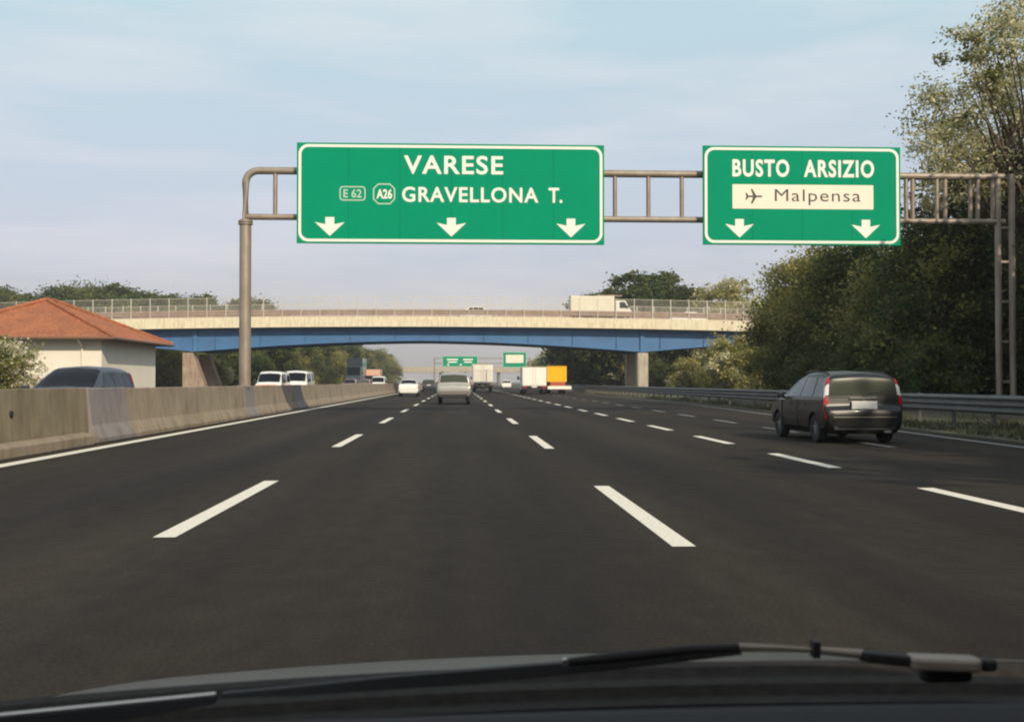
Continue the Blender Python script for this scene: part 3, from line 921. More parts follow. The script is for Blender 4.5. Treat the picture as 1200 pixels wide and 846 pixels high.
# ------------------------------------------------------------------ trees and shrubs
def make_tree(name, label, mats, H, crown, n_clump, per, leaf, seed, trunk_h=None, spread=0.7, weights=None, trunk_r=0.16, limbs=9, group=None, cat='tree', stems=1):
    """crown: list of lobes (cx, cy, cz, rx, ry, rz); leaves sit in clumps spread through the lobes' outer volume"""
    rng = np.random.default_rng(seed)
    vol = np.array([l[3] * l[4] * l[5] for l in crown]) ** 0.7
    which = rng.choice(len(crown), n_clump, p=vol / vol.sum())
    cl = np.array(crown)[which]
    d = rng.normal(size=(n_clump, 3)); d /= np.linalg.norm(d, axis=1)[:, None]
    rad = rng.random(n_clump) ** 0.42
    cen = cl[:, :3] + d * rad[:, None] * cl[:, 3:6]
    cs = spread * (0.45 + 0.9 * rng.random(n_clump))
    cnt = np.maximum(6, (per * (0.4 + 1.2 * rng.random(n_clump)))).astype(int)
    idx = np.repeat(np.arange(n_clump), cnt)
    p = cen[idx] + rng.normal(size=(len(idx), 3)) * cs[idx][:, None] * np.array([0.5, 0.5, 0.36])
    p[:, 2] = np.maximum(p[:, 2], 0.12)
    sizes = leaf * (0.6 + 0.8 * rng.random(len(idx)))
    nm = len(mats)
    w = np.array(weights or [1.0 / nm] * nm); w = w / w.sum()
    cm = rng.choice(nm, n_clump, p=w)
    lm = np.where(rng.random(len(idx)) < 0.22, rng.choice(nm, len(idx), p=w), cm[idx])
    t = thing(name, label, cat, (0, 0, 0), group=group)
    me = leaf_cloud('crown', p, sizes, mats, lm, seed + 1)
    o = bpy.data.objects.new('crown', me); COL.objects.link(o); o.parent = t
    mb = MB()
    r = random.Random(seed)
    top = max(l[2] for l in crown)
    for s_ in range(stems):
        bx, by = (0, 0) if stems == 1 else (r.uniform(-0.5, 0.5), r.uniform(-0.5, 0.5))
        th = trunk_h or H * 0.35
        pts = [(bx, by, -0.15)]
        for k in range(1, 6):
            pts.append((bx + r.uniform(-0.12, 0.12) * k * 0.5, by + r.uniform(-0.12, 0.12) * k * 0.5, top * k / 5))
        rr = [trunk_r * 1.25, trunk_r, trunk_r * 0.82, trunk_r * 0.6, trunk_r * 0.4, trunk_r * 0.15]
        mb.tube(pts, rr, 9)
        order = list(range(n_clump)); r.shuffle(order)
        for q in order[:limbs]:
            c = Vector(cen[q])
            z0 = min(max(th * r.uniform(0.5, 1.1), 0.2), max(0.3, c.z - 0.3))
            f = z0 / top * 5
            i0 = min(4, int(f)); a = Vector(pts[i0]).lerp(Vector(pts[i0 + 1]), f - i0)
            m1 = a.lerp(c, 0.5) + Vector((r.uniform(-.3, .3), r.uniform(-.3, .3), r.uniform(0.0, 0.6)))
            tr = trunk_r * 0.42
            mb.tube([a, m1, c], [tr, tr * 0.6, tr * 0.15], 6)
            for _ in range(2):
                e = m1.lerp(c, 0.5) + Vector((r.uniform(-1, 1), r.uniform(-1, 1), r.uniform(-0.2, 0.9))) * 0.14 * H
                mb.tube([m1, m1.lerp(e, 0.5) + Vector((0, 0, 0.1)), e], [tr * 0.4, tr * 0.25, tr * 0.08], 5)
    mb.build('trunk', M['bark'], t, smooth=60)
    return t

def lobes(seed, H, Rr, n, z0=0.3, squash=1.0):
    r = random.Random(seed); out = []
    for i in range(n):
        f = (i + 0.5) / n
        a = i * 2.4 + r.uniform(-0.4, 0.4)
        zz = H * (z0 + (0.86 - z0) * f)
        prof = math.sin(math.pi * min(1, 0.22 + 0.70 * f)) ** 0.8
        d = Rr * 0.55 * prof * r.uniform(0.6, 1.1)
        q = Rr * r.uniform(0.42, 0.6) * (0.65 + 0.5 * prof)
        out.append((d * math.cos(a), d * math.sin(a), zz, q, q, q * 0.85 * squash))
    return out

# tall pale-flowering locust at the right: open crown, sky showing through
acacia = make_tree('locust_tree', 'tall open crowned tree with pale blossom rising above the right end of the gantry', [M['leaf_olive'], M['blossom'], M['leaf_mid']], 15,
                   [(-3.7, 0, 9.9, 2.1, 2.2, 1.2), (-2.9, 1, 11.5, 1.9, 2.2, 1.1), (-2.3, -1, 13.0, 1.9, 2.0, 1.1), (-0.6, 0.3, 14.4, 1.9, 2.2, 1.1), (2.2, 1, 12.0, 2.6, 2.6, 1.5), (1.0, -1.5, 10.2, 2.3, 2.3, 1.3),
                    (2.6, -1, 15.0, 2.4, 2.4, 1.3), (0.4, 0.5, 15.6, 1.5, 1.6, 0.8), (-1.2, 1.5, 9.0, 2.3, 2.3, 1.2), (-4.2, -0.5, 8.2, 1.7, 1.7, 1.1), (0, 0, 7.6, 2.6, 2.6, 1.6), (-0.6, -0.6, 12.2, 1.7, 1.7, 0.9)], 215, 210, 0.078, 3, trunk_h=6.0, spread=0.72, weights=[0.34, 0.54, 0.12], trunk_r=0.24, limbs=60)
acacia.location = (21.9, 41.3, 0.3)
a2 = dup(acacia, (27.5, 50.0, 0.3), 2.2, 'tall open crowned blossoming tree standing behind the first one at the right edge', scale=0.98)
# dark broad trees along the guard rail
dark = make_tree('broadleaf_tree', 'dense dark green tree behind the guard rail, right next to the gantry post', [M['leaf_dark'], M['leaf_deep'], M['leaf_olive']], 9,
                 lobes(5, 9.2, 3.9, 12, 0.14), 240, 200, 0.105, 8, trunk_h=2.5, spread=0.95, weights=[0.55, 0.3, 0.15], trunk_r=0.2, limbs=16)
dark.location = (20.6, 45.0, 0.3); dark.rotation_euler.z = 0.4
lit = make_tree('broadleaf_tree', 'yellowish topped olive tree at the far end of the roadside row, nearest the bridge', [M['leaf_olive'], M['leaf_dark'], M['leaf_yellow']], 8.5,
                lobes(17, 8.6, 3.4, 11, 0.12), 220, 200, 0.10, 21, trunk_h=2.2, spread=0.9, weights=[0.5, 0.22, 0.28], trunk_r=0.17, limbs=14)
lit.location = (20.2, 66.5, 0.3)
row = [(dark, 23.6, 41.0, 1.7, 0.95, 'dark green tree filling the space below the gantry beam at the right edge'),
       (lit, 21.0, 51.0, 2.6, 0.98, 'olive tree directly behind the black car, in the middle of the roadside row'),
       (dark, 20.2, 56.5, 3.3, 0.93, 'dark green tree behind the black car under the Malpensa sign'),
       (lit, 20.4, 61.5, 4.4, 1.04, 'olive tree with a lit top just below the left end of the Malpensa sign'),
       (dark, 25.0, 49.5, 5.1, 1.12, 'dark green tree in the second rank with its top beside the Malpensa sign'),
       (lit, 26.0, 58.0, 0.9, 1.15, 'yellow topped tree in the second rank behind the Malpensa sign'),
       (dark, 24.8, 67.0, 1.3, 1.0, 'dark tree in the second rank where the row ends near the bridge'),
       (dark, 23.2, 34.5, 5.6, 0.9, 'dark green tree at the extreme right edge behind the guard rail'),
       (lit, 26.5, 42.5, 3.9, 1.1, 'olive tree at the right edge behind the gantry post')]
for src, x, y, rz, sc, lb in row:
    dup(src, (x, y, 0.25), rz, lb, scale=(sc, sc, sc))
# unseen trees added beside the camera to shade the verge and gantry post
for x, y, rz, sc in ((26.3, 27.0, 0.7, 1.7), (25.2, 18.0, 2.9, 1.35), (25.0, 9.0, 4.4, 1.35)):
    dup(dark, (x, y, 0.25), rz, 'unseen dark green tree added beside the camera, shading the verge', 'unseen shade trees beside the camera', scale=sc)
# low bushes under the trees
bush = make_tree('roadside_bush', 'low dark bush growing under the trees behind the guard rail', [M['leaf_dark'], M['leaf_deep'], M['leaf_mid']], 2.6,
                 lobes(31, 2.7, 1.9, 8, 0.1), 70, 110, 0.10, 33, trunk_h=0.4, spread=0.55, trunk_r=0.05, limbs=12, cat='bush', stems=2, group='low dark bushes behind the guard rail')
rr = random.Random(4)
for i in range(7):
    y = 41 + i * 3.3
    x = 17.9 + rr.uniform(-0.7, 1.0)
    if i == 0:
        bush.location = (x, y, 0.15)
    else:
        s_ = rr.uniform(0.75, 1.15)
        dup(bush, (x, y, 0.15), rr.uniform(0, 6.28), scale=(s_, s_, s_ * rr.uniform(0.85, 1.1)))
# sunlit shrubs in front of the bridge
ybush = make_tree('roadside_shrub', 'yellow olive sunlit shrub right of the pale bridge pier, largest of its cluster', [M['leaf_yellow'], M['leaf_olive'], M['blossom']], 4.6,
                  lobes(41, 4.7, 3.0, 10, 0.08), 120, 120, 0.16, 43, trunk_h=0.6, spread=0.75, weights=[0.45, 0.4, 0.15], trunk_r=0.07, limbs=22, cat='bush', stems=3)
ybush.location = (25.2, 104, 0.4)
for x, y, rz, s_, lb in ((29.0, 107, 1.1, 0.95, 'yellow olive shrub at the right end of the sunlit cluster, touching the dark trees'),
                         (22.6, 110.5, 2.4, 0.62, 'small yellow olive shrub closest to the pale bridge pier'),
                         (31.0, 97, 3.6, 1.0, 'sunlit shrub half hidden behind the end of the dark tree row')):
    dup(ybush, (x, y, 0.4), rz, lb, scale=s_)

# trees beyond the bridge
green = make_tree('broadleaf_tree', 'large round dark green tree standing above the bridge just right of the white lorry', [M['leaf_deep'], M['leaf_mid'], M['leaf_dark']], 15,
                  lobes(51, 15.6, 6.6, 15, 0.14), 420, 95, 0.30, 53, trunk_h=4, spread=1.0, weights=[0.45, 0.3, 0.25], trunk_r=0.3, limbs=16)
green.location = (23.5, 150, 0.3)
pale = make_tree('locust_tree', 'pale blossoming tree above the right bridge end, just right of the round green trees', [M['leaf_olive'], M['blossom'], M['leaf_yellow']], 13,
                 lobes(61, 13.6, 5.4, 12, 0.18), 300, 85, 0.21, 63, trunk_h=5, spread=1.0, weights=[0.4, 0.35, 0.25], trunk_r=0.24, limbs=22)
pale.location = (34.5, 143, 0.3); pale.scale = (1.15, 1.15, 1.12)
for x, y, rz, sc in ((25.2, -2.0, 0.4, 1.25), (25.8, -11.0, 1.7, 1.3), (25.0, -20.0, 3.2, 1.25), (25.6, -30.0, 4.6, 1.3)):  # unseen tall trees added behind the camera, sized to shade the verge
    dup(green, (x, y, 0.2), rz, 'very tall unseen green tree added behind the camera to shade the verge', 'tall unseen shade trees behind the camera', scale=sc)
dup(green, (29.2, 156, 0.3), 1.9, 'large green tree above the bridge, right hand one of the round pair', scale=(1.3, 1.3, 1.03))
dup(green, (19.8, 160, 0.3), 3.1, 'smaller green tree left of the round pair, behind the cab of the white lorry', scale=(1.0, 1.0, 0.86))
dup(pale, (40.5, 150, 0.3), 2.0, 'pale blossoming tree farther right behind the first pale one above the bridge', scale=0.95)
rr = random.Random(9)
G1 = 'trees lining the right side of the motorway beyond the bridge'
for i in range(16):
    y = 172 + i * 17 + rr.uniform(-4, 4)
    src = (pale, dark, lit, green)[i % 4]
    base = {id(pale): 13.5, id(dark): 9.0, id(lit): 8.5, id(green): 15.5}[id(src)]
    Ht = rr.uniform(8.5, 11)
    s_ = Ht / base
    dup(src, (23.0 + rr.uniform(-1.0, 4.5) + i * 0.15, y, 0.2), rr.uniform(0, 6.28), 'roadside tree beyond the bridge on the right, seen under its span', G1, scale=(s_ * 1.15, s_ * 1.15, s_))
for i in range(8):
    y = 130 + i * 8.5
    s_ = rr.uniform(0.7, 1.05)
    dup((ybush, bush)[i % 2], (22.5 + rr.uniform(0, 9), y, 0.3), rr.uniform(0, 6.28), 'shrub beyond the bridge on the right verge, seen between pier and bank', 'shrubs on the right verge beyond the bridge', scale=s_ * (1.0, 1.7)[i % 2])
G2 = 'trees lining the left side of the motorway beyond the bridge'
for i in range(24):
    y = 133 + i * 13 + rr.uniform(-4, 4)
    src = (lit, dark, green, lit)[i % 4]
    base = {id(dark): 9.0, id(lit): 8.5, id(green): 15.5}[id(src)]
    Ht = min(8.2 + max(0, y - 150) * 0.022, 12.2) * rr.uniform(0.9, 1.03)
    s_ = Ht / base
    dup(src, (-26.0 - rr.uniform(0, 4.0) - (5 if i % 3 == 0 else 0), y, 0.2), rr.uniform(0, 6.28), 'tree beyond the bridge on the left, seen under its span', G2, scale=(s_ * 1.2, s_ * 1.2, s_))
for i in range(12):
    y = 128 + i * 11
    s_ = rr.uniform(1.2, 1.9)
    dup((bush, ybush)[i % 3 == 0], (-24.0 - rr.uniform(0, 6), y, 0.2), rr.uniform(0, 6.28), 'shrub on the left verge beyond the bridge', 'shrubs on the left verge beyond the bridge', scale=s_ * (1.0, 0.6)[i % 3 == 0])
G3 = 'trees of the wood above the left end of the bridge'
for i in range(64):
    x = -132 + i * 1.6 + rr.uniform(-1.2, 1.2)
    y = 205 + rr.uniform(-14, 26)
    Ht = (17.3 + 0.9 * math.sin(i * 0.35) + rr.uniform(-1.0, 0.7)) * y / 205
    if x > -47: Ht *= max(0.72, 1 - (x + 47) * 0.018)
    src = (green, green, dark)[i % 3]
    base = {id(dark): 9.0, id(green): 15.5}[id(src)]
    s_ = Ht / base
    dup(src, (x, y, 0.0), rr.uniform(0, 6.28), 'tree of the dark wood on the skyline above the left bridge end', G3, scale=(s_ * 1.15, s_ * 1.15, s_))
# white-flowering shrub in front of the house
fl = make_tree('flowering_shrub', 'white flowering shrub in front of the cream house, behind the concrete wall', [M['flower_white'], M['leaf_olive'], M['leaf_mid']], 2.8,
               lobes(71, 2.75, 1.9, 10, 0.12), 150, 110, 0.07, 73, trunk_h=0.4, spread=0.40, weights=[0.58, 0.27, 0.15], trunk_r=0.05, limbs=26, cat='bush', stems=3)
fl.location = (-17.6, 44.5, 0.05)

# ------------------------------------------------------------------ vehicles
def mono(xs_, ys_, q):
    """smooth interpolation that never overshoots"""
    xs_, ys_ = np.asarray(xs_, float), np.asarray(ys_, float)
    h = np.diff(xs_); d = np.diff(ys_) / h
    m = np.zeros(len(xs_)); m[0], m[-1] = d[0], d[-1]
    for i in range(1, len(xs_) - 1):
        m[i] = 0 if d[i - 1] * d[i] <= 0 else 2 * d[i - 1] * d[i] / (d[i - 1] + d[i])
    i = np.clip(np.searchsorted(xs_, q) - 1, 0, len(xs_) - 2)
    t = (q - xs_[i]) / h[i]
    return ((2 * t**3 - 3 * t**2 + 1) * ys_[i] + (t**3 - 2 * t**2 + t) * h[i] * m[i] + (-2 * t**3 + 3 * t**2) * ys_[i + 1] + (t**3 - t**2) * h[i] * m[i + 1])

class Body:
    """car shell swept through stations (y, floor, half width, belt z, belt half width, top z, top half width), rear to front"""
    def __init__(s, st):
        s.st = np.array(st, float); s.n = len(st)
    def par(s, t):
        k = np.arange(s.n)
        return [float(mono(k, s.st[:, c], np.float64(t))) for c in range(7)]
    def pt(s, t, v):
        y, zb, wm, zl, wl_, zr, wr = s.par(t)
        side = 1
        if v > 7: v, side = 14 - v, -1
        hgt = zr - zl
        key = [(0, zb), (wm - 0.16, zb), (wm - 0.03, zb + 0.13), (wm, zb + 0.52 * (zl - zb)), (wl_, zl), (wr + 0.03, zl + 0.84 * hgt), (wr - 0.10, zl + 0.975 * hgt), (0, zr + 0.02)]
        i = min(6, int(v)); f = v - i
        if i in (5, 6) or i == 4: pass
        a, b = key[i], key[i + 1]
        return Vector((side * (a[0] + (b[0] - a[0]) * f), y, a[1] + (b[1] - a[1]) * f))
    def nrm(s, t, v):
        e = 0.02
        a = s.pt(min(t + e, s.n - 1), v) - s.pt(max(t - e, 0), v)
        b = s.pt(t, min(v + e, 13.99)) - s.pt(t, max(v - e, 0.01))
        n = a.cross(b)
        return n.normalized() if n.length > 1e-9 else Vector((0, 0, 1))
    def shell(s, sub=4):
        vs_ = [0, 0.6, 1, 1.35, 1.7, 2, 2.5, 3, 3.5, 3.9, 4, 4.35, 4.7, 5, 5.3, 5.6, 6, 6.5]
        vs_ = vs_ + [7] + [14 - a for a in vs_[:0:-1]]
        ts = np.linspace(0, s.n - 1, (s.n - 1) * sub + 1)
        mb = MB(); n = len(vs_)
        vs = [s.pt(t, v) for t in ts for v in vs_]
        fs = [(i * n + k, i * n + (k + 1) % n, (i + 1) * n + (k + 1) % n, (i + 1) * n + k) for i in range(len(ts) - 1) for k in range(n)]
        fs += [tuple(range(n)), tuple(range((len(ts) - 1) * n, len(ts) * n))]
        mb.add(vs, fs)
        return mb
    def patch(s, mb, ta, tb, va, vb, off=0.006, ta2=None, tb2=None, nu=6, nv=4, mirror=False, mi=0):
        """a panel lying just proud of the shell; ta2/tb2 give its ends at vb so it can taper"""
        ta2 = ta if ta2 is None else ta2; tb2 = tb if tb2 is None else tb2
        rows = []
        for j in range(nv + 1):
            g_ = j / nv; v = va + (vb - va) * g_
            row = []
            for i in range(nu + 1):
                f = i / nu
                t = (ta + (ta2 - ta) * g_) * (1 - f) + (tb + (tb2 - tb) * g_) * f
                p = s.pt(t, v); nn = s.nrm(t, v)
                c = Vector((0, p.y, 0.8))
                if nn.dot(p - c) < 0: nn = -nn
                q = p + nn * off
                row.append((-q.x if mirror else q.x, q.y, q.z))
            rows.append(row)
        mb.grid(rows, mi)

def wheel(parent, x, y, r, w, detail=True):
    side = 1 if x > 0 else -1
    mb = MB()
    prof = [(0.55, -0.5), (0.93, -0.5), (1.0, -0.32), (1.0, 0.32), (0.93, 0.5), (0.55, 0.5)]
    n = 28; vs = []; fs = []
    for k in range(n):
        a = 2 * math.pi * k / n
        for (q, t) in prof: vs.append((t * w, math.cos(a) * q * r, math.sin(a) * q * r))
    m_ = len(prof)
    for k in range(n):
        for i in range(m_):
            fs.append((k * m_ + i, k * m_ + (i + 1) % m_, ((k + 1) % n) * m_ + (i + 1) % m_, ((k + 1) % n) * m_ + i))
    mb.add(vs, fs)
    o = mb.build('wheel', M['rubber'], parent, smooth=40, loc=(x, y, r))
    if detail:
        mb = MB()
        mb.cyl((side * w * 0.30, 0, 0), 0.57 * r, 0.02, 'x', 24)
        for k in range(5):
            a = 2 * math.pi * k / 5
            rot = Matrix.Rotation(a, 3, 'X')
            c = rot @ Vector((side * w * 0.37, 0, 0.31 * r))
            mb.box(c, (0.03, 0.13 * r, 0.5 * r), rot=rot)
        mb.cyl((side * w * 0.38, 0, 0), 0.13 * r, 0.04, 'x', 12)
        mb.build('rim', M['alloy'], o)
    return o

def car(name, label, cat, st, paint_m, wheels, wr=0.31, glass=None, rear_win=None, front_win=None, sides=(), loc=(0, 0, 0), rz=0, group=None,
        lamps=(), plate=None, extras=None, wheel_detail=True, arch=True, scale=1.0):
    b = Body(st)
    t = thing(name, label, cat, loc, rz, group, scale)
    body = b.shell(4).build('body', [paint_m, M['black_plastic']], t, smooth=38)
    if arch:
        for wy, hw in wheels:
            for sgn in (-1, 1):
                cb = MB(); cb.cyl((sgn * hw, wy, wr), wr * 1.16, 0.56, 'x', 26, mi=0)
                cm = cb.mesh('cutter', [M['black_plastic']])
                co = bpy.data.objects.new('cutter', cm); COL.objects.link(co); co.matrix_world = Matrix.Identity(4)
                pm = body.matrix_world.copy()
                par = body.parent; body.parent = None; body.matrix_world = Matrix.Identity(4)
                md = body.modifiers.new('arch', 'BOOLEAN'); md.operation = 'DIFFERENCE'; md.object = co; md.solver = 'EXACT'; md.material_mode = 'TRANSFER'
                dg = bpy.context.evaluated_depsgraph_get(); dg.update()
                me = bpy.data.meshes.new_from_object(body.evaluated_get(dg))
                body.modifiers.clear()
                if len(me.polygons) > 100:
                    body.data = me
                body.parent = par; body.matrix_basis = Matrix.Identity(4); body.matrix_parent_inverse = Matrix.Identity(4)
                bpy.data.objects.remove(co); bpy.data.meshes.remove(cm)
        body.data.name = 'body'
    for wy, hw in wheels:
        for sgn in (-1, 1):
            wheel(t, sgn * (hw - 0.12), wy, wr, 0.2, wheel_detail)
    gm = glass or M['glass']
    if rear_win:
        mb = MB(); ta, tb, v0 = rear_win
        b.patch(mb, ta, tb, v0, 14 - v0, nv=16, nu=6)
        mb.build('rear_window', gm, t, smooth=60)
    if front_win:
        mb = MB(); ta, tb, v0 = front_win
        b.patch(mb, ta, tb, v0, 14 - v0, nv=16, nu=6)
        mb.build('windscreen', gm, t, smooth=60)
    for (ta, tb, ta2, tb2) in sides:
        for mir in (False, True):
            mb = MB(); b.patch(mb, ta, tb, 4.12, 4.92, ta2=ta2, tb2=tb2, mirror=mir)
            mb.build('side_window', gm, t, smooth=60)
    for (nm, mk, ta, tb, va, vb, off) in lamps:
        for mir in (False, True):
            mb = MB(); b.patch(mb, ta, tb, va, vb, off=off, mirror=mir)
            mb.build(nm, M[mk], t, smooth=60)
    if plate:
        y, z, ww, hh = plate
        mb = MB(); mb.box((0, y, z), (ww, 0.02, hh))
        mb.build('number_plate', M['plate'], t, bevel=0.004)
    if extras: extras(t, b)
    return t

# tall hatchback: rear to front
MPV = [(-2.13, 0.40, 0.66, 0.60, 0.70, 0.64, 0.62), (-2.11, 0.30, 0.80, 0.66, 0.82, 0.72, 0.74), (-2.03, 0.24, 0.86, 0.78, 0.86, 0.82, 0.80),
       (-2.00, 0.22, 0.875, 0.92, 0.865, 0.99, 0.80), (-1.91, 0.21, 0.88, 0.95, 0.87, 1.45, 0.75), (-1.79, 0.21, 0.88, 0.95, 0.87, 1.52, 0.69), (-0.75, 0.2, 0.885, 0.95, 0.875, 1.575, 0.64),
       (0.05, 0.2, 0.885, 0.95, 0.875, 1.54, 0.60), (1.18, 0.2, 0.88, 0.92, 0.86, 1.02, 0.72), (1.75, 0.22, 0.86, 0.80, 0.84, 0.90, 0.66), (2.05, 0.25, 0.78, 0.62, 0.78, 0.72, 0.55), (2.15, 0.34, 0.62, 0.52, 0.62, 0.56, 0.45)]
def mpv_extras(t, b):
    mb = MB(); mb.box((0, -2.085, 0.575), (1.46, 0.1, 0.035), ch=0.03)
    mb.build('bumper_strip', M['dull_strip'], t, bevel=0.01)
    mb = MB(); mb.box((0, -2.06, 0.36), (1.42, 0.12, 0.12), ch=0.04)
    mb.build('bumper_valance', M['black_plastic'], t, bevel=0.02)
    mb = MB(); mb.box((0, -2.02, 0.985), (0.62, 0.05, 0.04), ch=0.015)
    mb.build('tailgate_handle', M['chrome'], t, bevel=0.006)
    mb = MB()
    for s_ in (-1, 1):
        mb = MB(); mb.box((s_ * 0.95, 0.80, 1.02), (0.17, 0.1, 0.12), ch=0.03); mb.box((s_ * 0.87, 0.82, 0.98), (0.12, 0.05, 0.05))
        mb.build('wing_mirror', M['black_paint'], t, bevel=0.02)
    for s_ in (-1, 1):
        for y in (-0.75, 0.30):
            mb = MB(); mb.box((s_ * 0.882, y, 0.83), (0.03, 0.2, 0.035), ch=0.01)
            mb.build('door_handle', M['black_paint'], t)
    for s_ in (-1, 1):
        for y in (-0.22, 0.92):
            mb = MB(); mb.box((s_ * 0.876, y, 0.62), (0.022, 0.012, 0.6))
            mb.build('door_gap', M['black_plastic'], t)
    for s_ in (-1, 1):
        mb = MB(); mb.tube([(s_ * 0.63, -1.66, 1.51), (s_ * 0.645, -1.5, 1.545), (s_ * 0.635, -0.7, 1.575), (s_ * 0.61, -0.05, 1.545), (s_ * 0.57, 0.1, 1.52)], 0.018, 7)
        mb.build('roof_rail', M['black_plastic'], t)
    mb = MB(); b.patch(mb, 2.96, 3.07, 5.35, 14 - 5.35, nv=16, nu=2, off=0.007); mb.build('window_rim', M['black_plastic'], t, smooth=60)
    mb = MB(); mb.box((0, -2.118, 0.655), (1.5, 0.012, 0.014)); mb.build('tailgate_gap', M['black_plastic'], t)
    mb = MB(); mb.tube([(0.0, -2.035, 1.03), (0.12, -2.0, 1.09), (0.42, -1.985, 1.13)], 0.014, 6)
    mb.build('rear_wiper', M['black_plastic'], t)
    mb = MB(); mb.cyl((0, -2.055, 0.915), 0.045, 0.02, 'y', 14)
    mb.build('tailgate_badge', M['chrome'], t)
    mb = MB(); mb.box((0.5, -2.06, 0.27), (0.16, 0.2, 0.05), ch=0.02)
    mb.build('exhaust_pipe', M['galv'], t)
MPV_SIDES = [(4.35, 5.55, 5.1, 5.6), (5.62, 6.48, 5.67, 6.45), (6.55, 7.62, 6.52, 7.12)]
MPV_LAMPS = [('tail_light', 'lamp_red', 3.7, 4.85, 4.4, 5.5, 0.014), ('tail_light', 'lamp_clear', 3.2, 3.66, 4.3, 5.5, 0.014), ('tail_light', 'lamp_red', 2.35, 3.15, 3.45, 5.4, 0.014), ('reflector', 'lamp_red', 1.3, 1.9, 3.2, 3.9, 0.012)]
car('people_carrier', 'black people carrier with tall red and white tail lights in the right exit lane', 'car', MPV, M['black_paint'], [(-1.32, 0.86), (1.32, 0.86)], 0.315,
    M['glass_lit'], (3.12, 3.84, 5.45), (7.12, 7.92, 5.3), MPV_SIDES, (7.66, 23.0, 0.0), R(1.2), lamps=MPV_LAMPS, plate=(-2.085, 0.79, 0.56, 0.27), extras=mpv_extras, scale=0.88)

SUVS = [(-2.2, 0.55, 0.74, 0.72, 0.76, 0.76, 0.7), (-2.18, 0.42, 0.86, 0.82, 0.86, 0.9, 0.80), (-2.10, 0.38, 0.90, 0.96, 0.90, 1.05, 0.84), (-2.06, 0.36, 0.90, 1.04, 0.90, 1.12, 0.80),
        (-1.92, 0.35, 0.91, 1.06, 0.90, 1.58, 0.70), (-1.78, 0.35, 0.91, 1.06, 0.90, 1.66, 0.68), (-0.5, 0.34, 0.91, 1.05, 0.90, 1.70, 0.68), (0.3, 0.34, 0.91, 1.04, 0.9, 1.66, 0.66),
        (1.0, 0.34, 0.9, 1.02, 0.89, 1.12, 0.74), (1.8, 0.36, 0.88, 0.92, 0.86, 1.0, 0.7), (2.1, 0.4, 0.8, 0.7, 0.8, 0.82, 0.6), (2.2, 0.5, 0.66, 0.6, 0.66, 0.66, 0.5)]
def suv_extras(t, b):
    mb = MB(); mb.box((0, -2.16, 0.62), (1.66, 0.14, 0.2), ch=0.05)
    mb.build('rear_bumper', M['taupe_plastic'], t, bevel=0.03)
    mb = MB(); mb.box((0, -2.1, 0.46), (1.5, 0.2, 0.14), ch=0.05)
    mb.build('bumper_valance', M['black_plastic'], t)
    for s_ in (-1, 1):
        mb = MB(); mb.tube([(s_ * 0.62, -1.6, 1.70), (s_ * 0.64, -1.4, 1.77), (s_ * 0.64, 0.0, 1.77), (s_ * 0.6, 0.2, 1.69)], 0.022, 6)
        mb.build('roof_rail', M['galv'], t)
        mb = MB(); mb.box((s_ * 1.0, 0.75, 1.12), (0.2, 0.12, 0.16), ch=0.04)
        mb.build('wing_mirror', M['silver_paint'], t, bevel=0.02)
SUV_SIDES = [(4.35, 5.35, 5.0, 5.4), (5.45, 6.4, 5.5, 6.4), (6.47, 7.5, 6.45, 7.1)]
car('off_roader', 'silver beige off roader in the middle lane directly ahead', 'car', SUVS, M['silver_paint'], [(-1.3, 0.88), (1.3, 0.88)], 0.35, M['glass_lit'],
    (3.15, 3.9, 5.4), (7.12, 7.9, 5.3), SUV_SIDES, (-0.27, 62.2, 0), 0, lamps=[('tail_light', 'lamp_red', 1.9, 3.0, 3.75, 4.9, 0.012), ('tail_light', 'lamp_red', 3.1, 3.9, 4.2, 4.8, 0.012)], plate=(-2.13, 0.87, 0.5, 0.12), extras=suv_extras)

SALOON = [(-2.1, 0.42, 0.66, 0.6, 0.68, 0.64, 0.6), (-2.08, 0.3, 0.78, 0.74, 0.78, 0.82, 0.7), (-1.95, 0.24, 0.84, 0.86, 0.83, 0.97, 0.72), (-1.55, 0.22, 0.85, 0.9, 0.84, 1.04, 0.70),
          (-1.0, 0.2, 0.86, 0.91, 0.85, 1.36, 0.58), (-0.4, 0.2, 0.86, 0.91, 0.85, 1.42, 0.58), (0.3, 0.2, 0.86, 0.9, 0.85, 1.4, 0.57), (1.1, 0.2, 0.85, 0.88, 0.84, 0.99, 0.68), (1.7, 0.22, 0.83, 0.78, 0.82, 0.88, 0.64), (2.05, 0.26, 0.74, 0.6, 0.74, 0.68, 0.55), (2.12, 0.36, 0.6, 0.52, 0.6, 0.56, 0.45)]
SAL_SIDES = [(3.6, 4.7, 4.1, 4.75), (4.8, 5.6, 4.85, 5.6), (5.68, 6.7, 5.66, 6.2)]
SAL_LAMPS = [('tail_light', 'lamp_red', 1.1, 2.0, 3.4, 4.6, 0.012)]
car('saloon_car', 'white car in the fast lane ahead, next to the concrete barrier', 'car', SALOON, M['white_paint'], [(-1.3, 0.84), (1.3, 0.84)], 0.3, M['glass'], (3.1, 3.9, 5.3), (6.15, 6.9, 5.3), SAL_SIDES, (-4.2, 96, 0), 0, lamps=SAL_LAMPS, plate=(-2.08, 0.72, 0.5, 0.11), arch=False)
car('estate_car', 'small dark car far ahead between the white car and the silver off roader', 'car', MPV, M['char_paint'], [(-1.32, 0.86), (1.32, 0.86)], 0.31, M['glass_lit'], (3.12, 3.95, 5.45), (7.12, 7.92, 5.3), MPV_SIDES, (-3.95, 150, 0), 0, lamps=[('tail_light', 'lamp_red', 2.5, 3.15, 3.7, 5.0, 0.012)], plate=(-2.085, 0.80, 0.5, 0.12), arch=False)
